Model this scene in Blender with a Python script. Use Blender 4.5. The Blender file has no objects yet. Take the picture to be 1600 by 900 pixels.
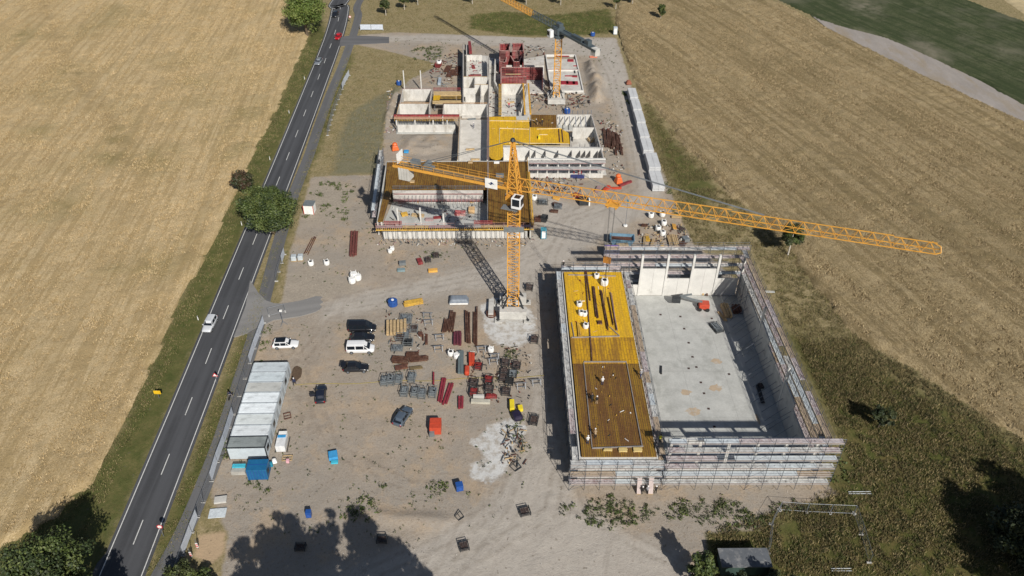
import bpy, math, random
import numpy as np
from mathutils import Vector, Matrix, noise as mnoise
random.seed(7); RNG = np.random.default_rng(7)
S = bpy.context.scene
R = math.radians
# ------------------------------------------------------------------ camera, sky, sun
FPX, PITCH, CAMH, ROLL = 1244.0, R(38.1), 100.0, R(0.47)
cam = bpy.data.cameras.new('camera'); co = bpy.data.objects.new('camera', cam)
S.collection.objects.link(co); S.camera = co
cam.sensor_width = 36; cam.lens = 36 * FPX / 1600; cam.clip_start = 1; cam.clip_end = 6000
co.matrix_world = Matrix.Translation((0, 0, CAMH)) @ Matrix.Rotation(math.pi/2 - PITCH, 4, 'X') @ Matrix.Rotation(ROLL, 4, 'Z')
SUN_EL, SUN_AZ = R(36.5), math.atan2(.397, -.918)
w = bpy.data.worlds.new('World'); S.world = w; w.use_nodes = True
nt = w.node_tree; sky = nt.nodes.new('ShaderNodeTexSky'); sky.sky_type = 'NISHITA'; sky.sun_disc = False
sky.sun_elevation = SUN_EL; sky.sun_rotation = SUN_AZ
bg = nt.nodes['Background']; bg.inputs[1].default_value = .05; nt.links.new(sky.outputs[0], bg.inputs[0])
sl = bpy.data.lights.new('sun', 'SUN'); sl.energy = 4.6; sl.angle = R(.53); sl.color = (1, .95, .87)
so = bpy.data.objects.new('sun', sl); S.collection.objects.link(so)
sd = Vector((.397 * math.cos(SUN_EL), -.918 * math.cos(SUN_EL), math.sin(SUN_EL)))
so.rotation_euler = sd.to_track_quat('Z', 'Y').to_euler(); so.location = (0, 0, 150)
S.view_settings.view_transform = 'Standard'; S.view_settings.look = 'None'
S.view_settings.gamma = 1; S.view_settings.exposure = .18
LSH = 1 / math.tan(SUN_EL)
# ------------------------------------------------------------------ survey: photo pixel at height z -> metres on the site
def G(px, py, z=0.0):
    u = px - 800; v = 450 - py; c, s = math.cos(ROLL), math.sin(ROLL)
    x = (u*c - v*s) / FPX; y = (u*s + v*c) / FPX
    dy = math.cos(PITCH) + y*math.sin(PITCH); dz = y*math.cos(PITCH) - math.sin(PITCH)
    t = (z - CAMH) / dz
    return (x*t, dy*t)
def crop(ox, oy, k):
    return lambda X, Y, z=0.0: G(ox + X/k, oy + Y/k, z)
# ------------------------------------------------------------------ materials
MATS = {}
def nodes_of(m):
    m.use_nodes = True; t = m.node_tree
    return t, t.nodes['Principled BSDF']
def noise_node(t, scale, detail=4, vec=None, rough=.6):
    n = t.nodes.new('ShaderNodeTexNoise'); n.inputs['Scale'].default_value = scale
    n.inputs['Detail'].default_value = detail; n.inputs['Roughness'].default_value = rough
    if vec: t.links.new(vec, n.inputs['Vector'])
    return n.outputs['Fac']
def math_node(t, op, a, b=None, c=None, clamp=False):
    n = t.nodes.new('ShaderNodeMath'); n.operation = op; n.use_clamp = clamp
    for i, v in enumerate((a, b, c)):
        if v is None: continue
        if hasattr(v, 'links'): t.links.new(v, n.inputs[i])
        else: n.inputs[i].default_value = v
    return n.outputs[0]
def mix_node(t, f, a, b):
    n = t.nodes.new('ShaderNodeMix'); n.data_type = 'RGBA'
    for s, v in ((n.inputs[0], f), (n.inputs[6], a), (n.inputs[7], b)):
        if hasattr(v, 'links'): t.links.new(v, s)
        elif isinstance(v, (tuple, list)): s.default_value = (*v[:3], 1)
        else: s.default_value = v
    return n.outputs[2]
def ramp(t, f, lo, hi):
    n = t.nodes.new('ShaderNodeMapRange'); n.clamp = True
    t.links.new(f, n.inputs[0]); n.inputs[1].default_value = lo; n.inputs[2].default_value = hi
    return n.outputs[0]
def coords(t, scale=(1, 1, 1), rot=0):
    g = t.nodes.new('ShaderNodeTexCoord'); m = t.nodes.new('ShaderNodeMapping')
    src = g.outputs['Object']
    if rot:
        k = t.nodes.new('ShaderNodeMapping'); t.links.new(src, k.inputs[0]); k.inputs['Rotation'].default_value = (0, 0, rot); src = k.outputs[0]
    t.links.new(src, m.inputs[0]); m.inputs['Scale'].default_value = scale
    return m.outputs[0]
def bump(t, b, h, strength=.3, dist=.1):
    n = t.nodes.new('ShaderNodeBump'); n.inputs['Strength'].default_value = strength; n.inputs['Distance'].default_value = dist
    t.links.new(h, n.inputs['Height']); t.links.new(n.outputs[0], b.inputs['Normal'])
def M(name, col, rough=.7, metal=0, var=.2, scale=1.2, col2=None, mix=.5, stretch=(1, 1, 1), bmp=0, spec=None, coat=0, fine=9):
    if name in MATS: return MATS[name]
    m = bpy.data.materials.new(name); t, b = nodes_of(m)
    v = coords(t, stretch)
    f = ramp(t, noise_node(t, scale, 5, v), .3, .7)
    lo = tuple(c*(1-var) for c in col); hi = tuple(min(1, c*(1+var)) for c in col)
    c = mix_node(t, f, lo, hi)
    f2 = noise_node(t, scale*fine, 3, v)
    if col2:
        c = mix_node(t, ramp(t, noise_node(t, scale*.6, 6, v, .7), .62-mix*.25, .72-mix*.15), c, col2)
    c2 = mix_node(t, ramp(t, f2, .35, .65), (1-var*.8,)*3, (1, 1, 1))
    mm = t.nodes.new('ShaderNodeMix'); mm.data_type = 'RGBA'; mm.blend_type = 'MULTIPLY'; mm.inputs[0].default_value = 1
    t.links.new(c, mm.inputs[6]); t.links.new(c2, mm.inputs[7])
    t.links.new(mm.outputs[2], b.inputs['Base Color'])
    b.inputs['Roughness'].default_value = rough; b.inputs['Metallic'].default_value = metal
    if coat: b.inputs['Coat Weight'].default_value = coat; b.inputs['Coat Roughness'].default_value = .08
    if bmp: bump(t, b, f2, .5, bmp)
    MATS[name] = m; return m
def panels(name, c1, c2, line, bw, bh, rot=0, lw=.03, col3=None, mixs=.5, rough=.55, streak=(.15, 1, 1)):
    """boards or sheets laid edge to edge: joints, sheet to sheet differences and worn patches"""
    if name in MATS: return MATS[name]
    m = bpy.data.materials.new(name); t, b = nodes_of(m)
    v = coords(t, (1, 1, 1), rot); br = t.nodes.new('ShaderNodeTexBrick'); t.links.new(v, br.inputs[0])
    br.inputs['Color1'].default_value = (*c1, 1); br.inputs['Color2'].default_value = (*c2, 1); br.inputs['Mortar'].default_value = (*line, 1)
    br.inputs['Scale'].default_value = 1; br.inputs['Brick Width'].default_value = bw; br.inputs['Row Height'].default_value = bh
    br.inputs['Mortar Size'].default_value = lw; br.inputs['Mortar Smooth'].default_value = .2; br.offset = .5
    c = br.outputs[0]; v2 = coords(t, streak, rot)
    if col3: c = mix_node(t, math_node(t, 'MULTIPLY', ramp(t, noise_node(t, .8, 6, v2, .7), .45, .6), mixs), c, col3)
    n = noise_node(t, 3, 5, v); mm = t.nodes.new('ShaderNodeMix'); mm.data_type = 'RGBA'; mm.blend_type = 'MULTIPLY'; mm.inputs[0].default_value = 1
    t.links.new(c, mm.inputs[6]); t.links.new(mix_node(t, ramp(t, n, .3, .7), (.72, .72, .72), (1.1, 1.1, 1.1)), mm.inputs[7])
    t.links.new(mm.outputs[2], b.inputs['Base Color']); b.inputs['Roughness'].default_value = rough
    MATS[name] = m; return m
CONC = lambda: M('concrete', (.50, .49, .46), .85, var=.13, scale=.6, col2=(.34, .33, .31), mix=.25, bmp=.01)
CONCW = lambda: M('precast_concrete', (.60, .59, .56), .8, var=.1, scale=.5, col2=(.44, .43, .4), mix=.2)
CONCF = lambda: M('floor_concrete', (.45, .455, .435), .7, var=.13, scale=.35, col2=(.35, .355, .335), mix=.42)
GALV = lambda: M('galvanised_steel', (.19, .21, .24), .5, .25, var=.2, scale=4)
DARKST = lambda: M('dark_steel', (.05, .055, .06), .55, .3, var=.3, scale=3)
RUST = lambda: M('rusty_steel', (.12, .05, .035), .85, .1, var=.4, scale=2.5, col2=(.2, .09, .05))
BROWNP = lambda: M('brown_formwork_board', (.095, .042, .026), .6, var=.45, scale=2, col2=(.17, .1, .07))
REDP = lambda: M('red_steel_formwork', (.24, .03, .035), .6, var=.4, scale=2.5, col2=(.3, .1, .09), mix=.4)
WOOD = lambda: M('raw_timber', (.5, .36, .19), .75, var=.25, scale=2, col2=(.38, .27, .16))
YELB = lambda: M('yellow_timber_beam', (.62, .38, .06), .6, var=.25, scale=2, col2=(.42, .25, .07))
YELC = lambda: M('yellow_crane_paint', (.72, .36, .06), .5, .1, var=.14, scale=1, col2=(.55, .24, .03), mix=.2)
WHITE = lambda: M('white_sheet', (.78, .78, .76), .7, var=.12, scale=1.5)
RED = lambda: M('orange_red_paint', (.5, .065, .03), .4, var=.15, scale=2)
BLUE = lambda: M('blue_paint', (.02, .08, .3), .4, var=.15, scale=2)
TEAL = lambda: M('teal_plastic', (.02, .22, .33), .5, var=.12, scale=2)
GREYP = lambda: M('grey_paint', (.2, .22, .23), .5, .2, var=.2, scale=2)
BLACK = lambda: M('black_plastic', (.015, .015, .017), .5, var=.2, scale=3)
GLASS = lambda: M('dark_glass', (.012, .016, .022), .08, var=.1, scale=1)
TYRE = lambda: M('tyre_rubber', (.02, .02, .02), .9, var=.2, scale=6)
# ------------------------------------------------------------------ mesh helpers
class MB:
    def __init__(s): s.v = []; s.f = []; s.mi = []; s.cur = 0
    def quadrows(s, n0, a): pass
    def box(s, x, y, z, sx, sy, sz, rot=0, taper=1.0):
        c, q = math.cos(rot), math.sin(rot); n = len(s.v)
        for dz, k in ((0, 1.0), (sz, taper)):
            for dx, dy in ((-1, -1), (1, -1), (1, 1), (-1, 1)):
                a, b = dx*sx/2*k, dy*sy/2*k
                s.v.append((x + a*c - b*q, y + a*q + b*c, z + dz))
        s._hex(n); return s
    def _hex(s, n):
        for f in ((0, 3, 2, 1), (4, 5, 6, 7), (0, 1, 5, 4), (1, 2, 6, 5), (2, 3, 7, 6), (3, 0, 4, 7)):
            s.f.append(tuple(n+i for i in f)); s.mi.append(s.cur)
    def bar(s, p, q, w, h=None):
        h = h or w; p, q = Vector(p), Vector(q); d = (q-p)
        if d.length < 1e-5: return s
        d.normalize(); up = Vector((0, 0, 1)) if abs(d.z) < .95 else Vector((0, 1, 0))
        a = d.cross(up).normalized()*w/2; b = a.cross(d).normalized()*h/2; n = len(s.v)
        for e in (p, q):
            for i, j in ((-1, -1), (1, -1), (1, 1), (-1, 1)): s.v.append(tuple(e + a*i + b*j))
        s._hex(n); return s
    def tube(s, p, q, r, k=6, r2=None, cap=True):
        p, q = Vector(p), Vector(q); d = (q-p).normalized(); up = Vector((0, 0, 1)) if abs(d.z) < .95 else Vector((0, 1, 0))
        a = d.cross(up).normalized(); b = a.cross(d); n = len(s.v); r2 = r if r2 is None else r2
        for e, rr in ((p, r), (q, r2)):
            for i in range(k):
                t = 2*math.pi*i/k; s.v.append(tuple(e + (a*math.cos(t) + b*math.sin(t))*rr))
        for i in range(k): j = (i+1) % k; s.f.append((n+i, n+k+i, n+k+j, n+j)); s.mi.append(s.cur)
        if cap: s.f.append(tuple(n+i for i in range(k))); s.f.append(tuple(n+k+i for i in reversed(range(k)))); s.mi += [s.cur]*2
        return s
    def prism(s, pts, z0, z1):
        ar = sum(pts[i][0]*pts[(i+1) % len(pts)][1]-pts[(i+1) % len(pts)][0]*pts[i][1] for i in range(len(pts)))
        if ar < 0: pts = pts[::-1]
        n = len(s.v); k = len(pts)
        for z in (z0, z1): s.v += [(x, y, z) for x, y in pts]
        s.f.append(tuple(n+i for i in reversed(range(k)))); s.f.append(tuple(n+k+i for i in range(k)))
        for i in range(k): j = (i+1) % k; s.f.append((n+i, n+j, n+k+j, n+k+i))
        s.mi += [s.cur]*(k+2); return s
    def lathe(s, x, y, prof, k=12):
        n = len(s.v)
        for r, z in prof:
            for i in range(k): t = 2*math.pi*i/k; s.v.append((x+r*math.cos(t), y+r*math.sin(t), z))
        for a in range(len(prof)-1):
            for i in range(k): j = (i+1) % k; s.f.append((n+a*k+i, n+a*k+j, n+(a+1)*k+j, n+(a+1)*k+i)); s.mi.append(s.cur)
        s.f.append(tuple(n+i for i in reversed(range(k)))); m = n+(len(prof)-1)*k; s.f.append(tuple(m+i for i in range(k))); s.mi += [s.cur]*2
        return s
    def face(s, *p): n = len(s.v); s.v += [tuple(q) for q in p]; s.f.append(tuple(range(n, n+len(p)))); s.mi.append(s.cur); return s
    def build(s, name, mats, parent=None, world=False, smooth=False, bevel=0):
        me = bpy.data.meshes.new(name); v = s.v
        if world and parent is not None:
            o = origin_of(parent); v = [(a-o[0], b-o[1], c-o[2]) for a, b, c in v]
        me.from_pydata(v, [], s.f)
        for m in (mats if isinstance(mats, (list, tuple)) else [mats]): me.materials.append(m)
        if any(s.mi): me.polygons.foreach_set('material_index', s.mi)
        if smooth: me.polygons.foreach_set('use_smooth', [True]*len(me.polygons))
        me.update(); ob = bpy.data.objects.new(name, me); S.collection.objects.link(ob)
        if parent is not None: ob.parent = parent
        if bevel:
            b = ob.modifiers.new('bevel', 'BEVEL'); b.width = bevel; b.segments = 2; b.limit_method = 'ANGLE'
        return ob
def origin_of(o):
    x = Vector((0, 0, 0))
    while o is not None: x += o.location; o = o.parent
    return x
def tag(o, label=None, cat=None, group=None, kind=None):
    if label: o['label'] = label
    if cat: o['category'] = cat
    if group: o['group'] = group
    if kind: o['kind'] = kind
    return o
def thing(name, label, cat, loc=(0, 0, 0), rotz=0, group=None):
    o = bpy.data.objects.new(name, None); o.empty_display_size = .5; S.collection.objects.link(o)
    o.location = loc if len(loc) == 3 else (loc[0], loc[1], 0); o.rotation_euler = (0, 0, rotz)
    return tag(o, label, cat, group)
def copy_tree(o, parent=None):
    c = o.copy(); S.collection.objects.link(c); c.parent = parent
    for ch in [k for k in KIDS.get(o.name, []) or [x for x in bpy.data.objects if x.parent == o]]: copy_tree(ch, c)
    return c
KIDS = {}
def dup(o, loc, rotz=None, label=None, scale=None, group=None):
    c = copy_tree(o); c.location = loc if len(loc) == 3 else (loc[0], loc[1], 0)
    if rotz is not None: c.rotation_euler = (0, 0, rotz)
    if label: c['label'] = label
    if group: c['group'] = group
    if scale: c.scale = (scale,)*3
    return c
def frame(o, ang):
    c, s_ = math.cos(ang), math.sin(ang)
    return lambda u, v: (o[0] + u*c - v*s_, o[1] + u*s_ + v*c)
def sdist(X, Y, poly):
    """signed distance to a polygon, positive inside"""
    P = np.array(poly); d = np.full(X.shape, 1e9); ins = np.zeros(X.shape, bool)
    for i in range(len(P)):
        a, b = P[i], P[(i+1) % len(P)]; e = b-a
        t = np.clip(((X-a[0])*e[0] + (Y-a[1])*e[1]) / max(1e-9, e @ e), 0, 1)
        d = np.minimum(d, np.hypot(X-a[0]-t*e[0], Y-a[1]-t*e[1]))
        c = ((a[1] > Y) != (b[1] > Y)); x = (b[0]-a[0])*(Y-a[1])/((b[1]-a[1]) if b[1] != a[1] else 1e-9)+a[0]
        ins ^= c & (X < x)
    return np.where(ins, d, -d)
def GP(*pts, z=0): return [G(x, y, z) for x, y in pts]
def grid_mesh(name, X, Y, Z, keep, attrs, mat):
    ny, nx = X.shape; me = bpy.data.meshes.new(name); idx = np.arange(nx*ny).reshape(ny, nx)
    a = idx[:-1, :-1]; q = np.stack([a, idx[:-1, 1:], idx[1:, 1:], idx[1:, :-1]], -1)[keep]
    used = np.unique(q); rm = np.full(nx*ny, -1); rm[used] = np.arange(len(used)); q = rm[q]
    me.vertices.add(len(used)); me.vertices.foreach_set('co', np.stack([X, Y, Z], -1).reshape(-1, 3)[used].astype(np.float32).ravel())
    me.loops.add(q.size); me.loops.foreach_set('vertex_index', q.astype(np.int32).ravel())
    me.polygons.add(len(q)); me.polygons.foreach_set('loop_start', np.arange(0, q.size, 4, dtype=np.int32)); me.polygons.foreach_set('loop_total', np.full(len(q), 4, np.int32))
    me.update(calc_edges=True); me.polygons.foreach_set('use_smooth', np.ones(len(q), bool))
    for k, v in attrs.items():
        at = me.attributes.new(k, 'FLOAT', 'POINT'); at.data.foreach_set('value', np.clip(v, -30, 30).ravel()[used].astype(np.float32))
    me.materials.append(mat); ob = bpy.data.objects.new(name, me); S.collection.objects.link(ob); return ob
def vnoise(X, Y, cell, seed=0):
    """smooth value noise on arrays"""
    r = np.random.default_rng(seed); T = r.random((256, 256)); x, y = X/cell, Y/cell
    i, j = np.floor(x).astype(int), np.floor(y).astype(int); fx, fy = x-i, y-j; fx = fx*fx*(3-2*fx); fy = fy*fy*(3-2*fy)
    g = lambda a, b: T[a % 256, b % 256]
    return (g(i, j)*(1-fx)+g(i+1, j)*fx)*(1-fy)+(g(i, j+1)*(1-fx)+g(i+1, j+1)*fx)*fy
# ------------------------------------------------------------------ GROUND
xs = np.concatenate([np.linspace(-900, -215, 14), np.arange(-205, -78, 3), np.arange(-76, 82, .55), np.arange(84, 205, 3), np.linspace(215, 900, 14)])
ys = np.concatenate([np.linspace(-500, 20, 12), np.arange(30, 54, 2), np.arange(55, 262, .55), np.arange(263, 330, 2), np.linspace(340, 1500, 12)])
X, Y = np.meshgrid(xs, ys)
SITE_ = GP((562,54),(620,50),(700,53),(830,58),(963,58),(985,130),(1012,210),(1045,290),(1066,345),(1085,383),(1092,384),(1240,790),(1198,800),(1188,826),(1102,832),(1108,905),(1110,1000),(340,1000),(344,905),(352,860),(356,835),(340,800),(328,770),(350,700),(385,600),(412,508),(440,470),(452,400),(474,322),(486,276),(588,272),(598,225),(606,160),(640,124),(688,100),(640,88),(600,78),(560,70))
HA = R(.75); HO = (10.35, 78.85); HF = frame(HO, HA)
SITE = []
for p_ in SITE_:
    SITE.append(p_)
    if abs(p_[0]-G(1092,384)[0]) < .01 and abs(p_[1]-G(1092,384)[1]) < .01: SITE += [HF(37.0, 50.5), HF(38.6, 48), HF(38.8, 20), HF(38.9, -1.0), HF(40.0, -2.5)]
HAUL = GP((495,478),(560,455),(640,440),(740,415),(800,398),(842,350),(838,300),(905,322),(965,318),(1000,300),(990,255),(962,175),(940,120),(938,92),(860,76),(760,70),(640,64),(560,66),(560,56),(700,54),(963,60),(985,130),(1012,210),(1040,290),(1020,330),(940,372),(890,408),(846,420),(852,560),(868,640),(890,720),(902,780),(980,830),(1060,860),(1080,1000),(440,1000),(470,905),(640,850),(760,790),(815,700),(832,600),(836,470),(760,450),(640,470),(560,490),(500,500))
LIME1 = GP((752,478),(772,466),(800,472),(830,480),(836,500),(834,532),(812,540),(776,538),(760,520))
LIME2 = GP((752,672),(800,650),(826,668),(800,700),(790,735),(772,752),(740,750),(733,735),(752,712),(740,690))
SAND = GP((310,835),(352,830),(350,862),(332,880),(302,868))
GREENTOP = GP((735,24),(790,18),(860,24),(950,14),(964,50),(880,56),(800,54),(735,44))
VERGE = GP((512,60),(484,120),(450,200),(410,300),(350,440),(272,625),(218,752),(152,905),(120,1000),(-60,1000),(0,850),(90,790),(135,752),(185,680),(260,510),(330,370),(400,225),(440,150),(478,64),(500,20))
VERGE2 = GP((545,80),(500,190),(480,260),(440,360),(420,420),(380,520),(330,640),(262,800),(225,905),(260,905),(310,800),(360,690),(405,520),(440,400),(470,300),(515,190),(552,90))
GREENR = GP((1010,165),(1060,230),(1118,292),(1100,330),(1062,300),(1030,230))
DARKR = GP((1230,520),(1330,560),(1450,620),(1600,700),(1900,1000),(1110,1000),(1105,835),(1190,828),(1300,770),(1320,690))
TRACK = GP((548,175),(590,150),(645,128),(650,133),(605,165),(600,215),(590,270),(520,272),(530,215))
MUD = GP((430,440),(470,420),(520,425),(540,440),(560,452),(500,468),(440,474))
RUBBLE = GP((480,290),(520,280),(560,300),(530,345),(470,350))
att = dict(site=sdist(X, Y, SITE), haul=sdist(X, Y, HAUL), lime=np.maximum(sdist(X, Y, LIME1), sdist(X, Y, LIME2)), sand=sdist(X, Y, SAND),
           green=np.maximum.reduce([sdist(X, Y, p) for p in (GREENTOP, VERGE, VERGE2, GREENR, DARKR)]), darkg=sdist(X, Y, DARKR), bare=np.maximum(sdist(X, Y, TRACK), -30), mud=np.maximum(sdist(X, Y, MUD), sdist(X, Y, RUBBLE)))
def pdist(X, Y, line):
    d = np.full(X.shape, 1e9)
    for (a, b), (c, e) in zip(line, line[1:]):
        ex, ey = c-a, e-b; t = np.clip(((X-a)*ex+(Y-b)*ey)/(ex*ex+ey*ey), 0, 1); d = np.minimum(d, np.hypot(X-a-t*ex, Y-b-t*ey))
    return d
RUT = [((500,476),(580,455),(700,432),(790,412),(850,385),(880,345),(940,325),(990,290),(980,220),(955,120),(935,80),(800,66),(620,62)), ((500,482),(590,470),(720,445),(820,430),(848,520),(850,640),(875,730),(860,800),(760,860),(640,920)),
       ((865,700),(900,790),(1000,850),(1100,900)), ((780,740),(770,790),(700,840),(560,905)), ((845,560),(830,680),(780,800),(700,900)), ((430,520),(480,600),(520,700),(640,760),(760,760),(830,700)), ((640,470),(600,500),(520,500),(470,560),(480,660)), ((620,400),(615,425),(640,440)), ((960,300),(900,330),(860,400),(855,480)), ((598,205),(570,180),(620,140),(690,112)), ((548,268),(545,210),(590,150),(680,110))]
rl_ = np.full(X.shape, 1e9)
for r_ in RUT:
    d_ = pdist(X, Y, GP(*r_)); rl_ = np.minimum(rl_, np.minimum(np.abs(d_-.95), np.abs(d_-2.6)+.25))
att['ruts'] = -rl_
Z = (vnoise(X, Y, 3, 1)-.5)*.12 + (vnoise(X, Y, 1.1, 2)-.5)*.08
# earth heap beside the upper crane, small heaps
def heap(Z, pts, h, k=2.5, seed=5):
    d = sdist(X, Y, pts); return Z + np.clip(d/k, 0, 1)*h*(.6+.8*vnoise(X, Y, 1.6, seed))
P6 = crop(740, 0, 5)
Z = heap(Z, [P6(*p) for p in ((850,490),(930,470),(1000,560),(1040,640),(1030,780),(960,810),(900,780),(880,640))], 2.0)
Z = heap(Z, GP((560,795),(600,790),(700,800),(720,812),(690,830),(600,825)), .5)
PA = crop(580, 40, 3.81)
Z = heap(Z, [PA(*p) for p in ((130,350),(170,370),(150,470),(110,600),(60,640),(70,540),(110,440))], 1.1, 1.5, 8)
Z = heap(Z, [PA(*p) for p in ((170,650),(490,640),(490,740),(300,770),(180,740))], .7, 2, 9)
flat = np.maximum(sdist(X, Y, GP((858,400),(1180,380),(1330,690),(1310,775),(900,775))), -30)
Z = np.where(flat > 0, -.03, Z) - .12
def ground_mat():
    m = bpy.data.materials.new('ground_earth_and_grass'); t, b = nodes_of(m)
    v = coords(t); A = {}
    for k in att:
        n = t.nodes.new('ShaderNodeAttribute'); n.attribute_name = k; A[k] = n.outputs['Fac']
    big = noise_node(t, .05, 5, v); med = noise_node(t, .35, 6, v, .7); fin = noise_node(t, 2.2, 6, v, .75); vf = noise_node(t, 7, 3, v, .7)
    wob = math_node(t, 'MULTIPLY', math_node(t, 'SUBTRACT', med, .5), 7)
    wob2 = math_node(t, 'MULTIPLY', math_node(t, 'SUBTRACT', fin, .5), 2.5)
    def mask(k, amp=1, soft=.5):
        e = math_node(t, 'ADD', A[k], math_node(t, 'MULTIPLY', math_node(t, 'ADD', wob, wob2), amp)); return ramp(t, e, -soft, soft)
    dry = mix_node(t, ramp(t, med, .3, .7), (.27, .215, .115), (.18, .155, .07)); dry = mix_node(t, ramp(t, fin, .45, .65), dry, (.34, .275, .165)); dry = mix_node(t, ramp(t, noise_node(t, 1.4, 6, coords(t, (1, .5, 1), .4), .85), .52, .64), dry, (.13, .115, .05))
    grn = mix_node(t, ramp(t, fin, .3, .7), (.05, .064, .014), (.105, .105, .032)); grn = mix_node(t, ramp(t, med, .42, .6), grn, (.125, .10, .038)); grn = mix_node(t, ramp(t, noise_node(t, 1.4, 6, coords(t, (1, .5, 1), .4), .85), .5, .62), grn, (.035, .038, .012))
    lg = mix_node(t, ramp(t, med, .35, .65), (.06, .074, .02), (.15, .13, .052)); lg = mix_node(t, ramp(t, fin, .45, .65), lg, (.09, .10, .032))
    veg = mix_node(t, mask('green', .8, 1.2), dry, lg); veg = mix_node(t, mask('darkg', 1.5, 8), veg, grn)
    veg = mix_node(t, mask('bare', .3, 1.0), veg, mix_node(t, ramp(t, fin, .4, .6), (.20, .18, .12), (.15, .145, .085)))
    dirt = mix_node(t, ramp(t, med, .3, .7), (.30, .255, .205), (.385, .325, .265)); dirt = mix_node(t, ramp(t, big, .4, .55), dirt, (.31, .275, .235)); dirt = mix_node(t, math_node(t, 'MULTIPLY', ramp(t, noise_node(t, .12, 6, v, .75), .5, .62), .7), dirt, (.41, .315, .22))
    dirt = mix_node(t, ramp(t, vf, .56, .7), dirt, (.2, .16, .115)); dirt = mix_node(t, ramp(t, fin, .54, .7), dirt, (.235, .19, .14)); dirt = mix_node(t, ramp(t, noise_node(t, 3.5, 5, v, .8), .6, .7), dirt, (.46, .38, .29))
    haul = mix_node(t, ramp(t, med, .3, .7), (.37, .335, .295), (.43, .395, .35)); haul = mix_node(t, ramp(t, fin, .5, .8), haul, (.31, .275, .24))
    # wheel tracks worn along the site
    tr = noise_node(t, .5, 4, coords(t, (1, .08, 1), .25)); haul = mix_node(t, ramp(t, tr, .55, .62), haul, (.36, .325, .285)); trk = math_node(t, 'MULTIPLY', math_node(t, 'MULTIPLY', ramp(t, A['ruts'], -.55, -.1), ramp(t, noise_node(t, .6, 4, v), .4, .55)), .55); haul = mix_node(t, trk, haul, (.25, .22, .185)); dirt = mix_node(t, trk, dirt, (.225, .185, .145))
    site = mix_node(t, mask('haul', .35, 1.5), dirt, haul)
    mudc = mix_node(t, ramp(t, fin, .35, .65), (.27, .235, .19), (.37, .32, .26)); site = mix_node(t, mask('mud', .5, 1.2), site, mudc)
    lime = mix_node(t, ramp(t, noise_node(t, .8, 6, v, .7), .45, .62), (.54, .54, .53), (.38, .35, .31)); site = mix_node(t, mask('lime', .5, .35), site, lime)
    c = mix_node(t, mask('site', .22, .3), veg, site)
    c = mix_node(t, mask('sand', .2, .3), c, (.42, .31, .2))
    st = noise_node(t, 1.1, 2, v); c = mix_node(t, math_node(t, 'MULTIPLY', ramp(t, st, .68, .72), .5), c, (.12, .1, .07))
    t.links.new(c, b.inputs['Base Color']); b.inputs['Roughness'].default_value = .95; b.inputs['Specular IOR Level'].default_value = .15
    h = math_node(t, 'ADD', math_node(t, 'MULTIPLY', fin, 1.0), math_node(t, 'MULTIPLY', vf, .5)); bump(t, b, h, .55, .22)
    return m
go = grid_mesh('ground', X, Y, Z, np.ones((len(ys)-1, len(xs)-1), bool), att, ground_mat()); tag(go, kind='structure')
# ------------------------------------------------------------------ FIELDS
def crop_mat(name, base, dark, light, rowrot, rowscale, patch, patchamt, h=.28, fleck=None, seedofs=0):
    m = bpy.data.materials.new(name); t, b = nodes_of(m); v = coords(t)
    rows = noise_node(t, rowscale, 4, coords(t, (1, .05, 1), rowrot), .6); rows2 = noise_node(t, rowscale*.25, 3, coords(t, (1, .03, 1), rowrot), .55)
    big = noise_node(t, .03, 4, v, .6); med = noise_node(t, .22, 5, v, .65); fin = noise_node(t, 4.5, 4, coords(t, (1, .5, 1), rowrot), .8)
    c = mix_node(t, ramp(t, fin, .42, .57), dark, base); c = mix_node(t, ramp(t, med, .48, .95), c, light)
    c = mix_node(t, math_node(t, 'MULTIPLY', ramp(t, rows2, .52, .62), .45), c, dark)
    c = mix_node(t, math_node(t, 'MULTIPLY', ramp(t, rows, .49, .57), .75), c, dark)
    c = mix_node(t, math_node(t, 'MULTIPLY', ramp(t, big, .5, .72), patchamt), c, patch)
    for an, cc, am in (('tram', tuple(x*.8 for x in dark), .8), ('blob', patch, .8)):
        at_ = t.nodes.new('ShaderNodeAttribute'); at_.attribute_name = an
        c = mix_node(t, math_node(t, 'MULTIPLY', math_node(t, 'MULTIPLY', at_.outputs['Fac'], ramp(t, med, .35, .6)), am, clamp=True), c, cc)
    if fleck: c = mix_node(t, ramp(t, noise_node(t, .9, 5, v, .8), .66, .74), c, fleck)
    t.links.new(c, b.inputs['Base Color']); b.inputs['Roughness'].default_value = .95; b.inputs['Specular IOR Level'].default_value = .1
    bump(t, b, math_node(t, 'ADD', fin, math_node(t, 'MULTIPLY', rows, .5)), .8, h); return m
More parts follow.
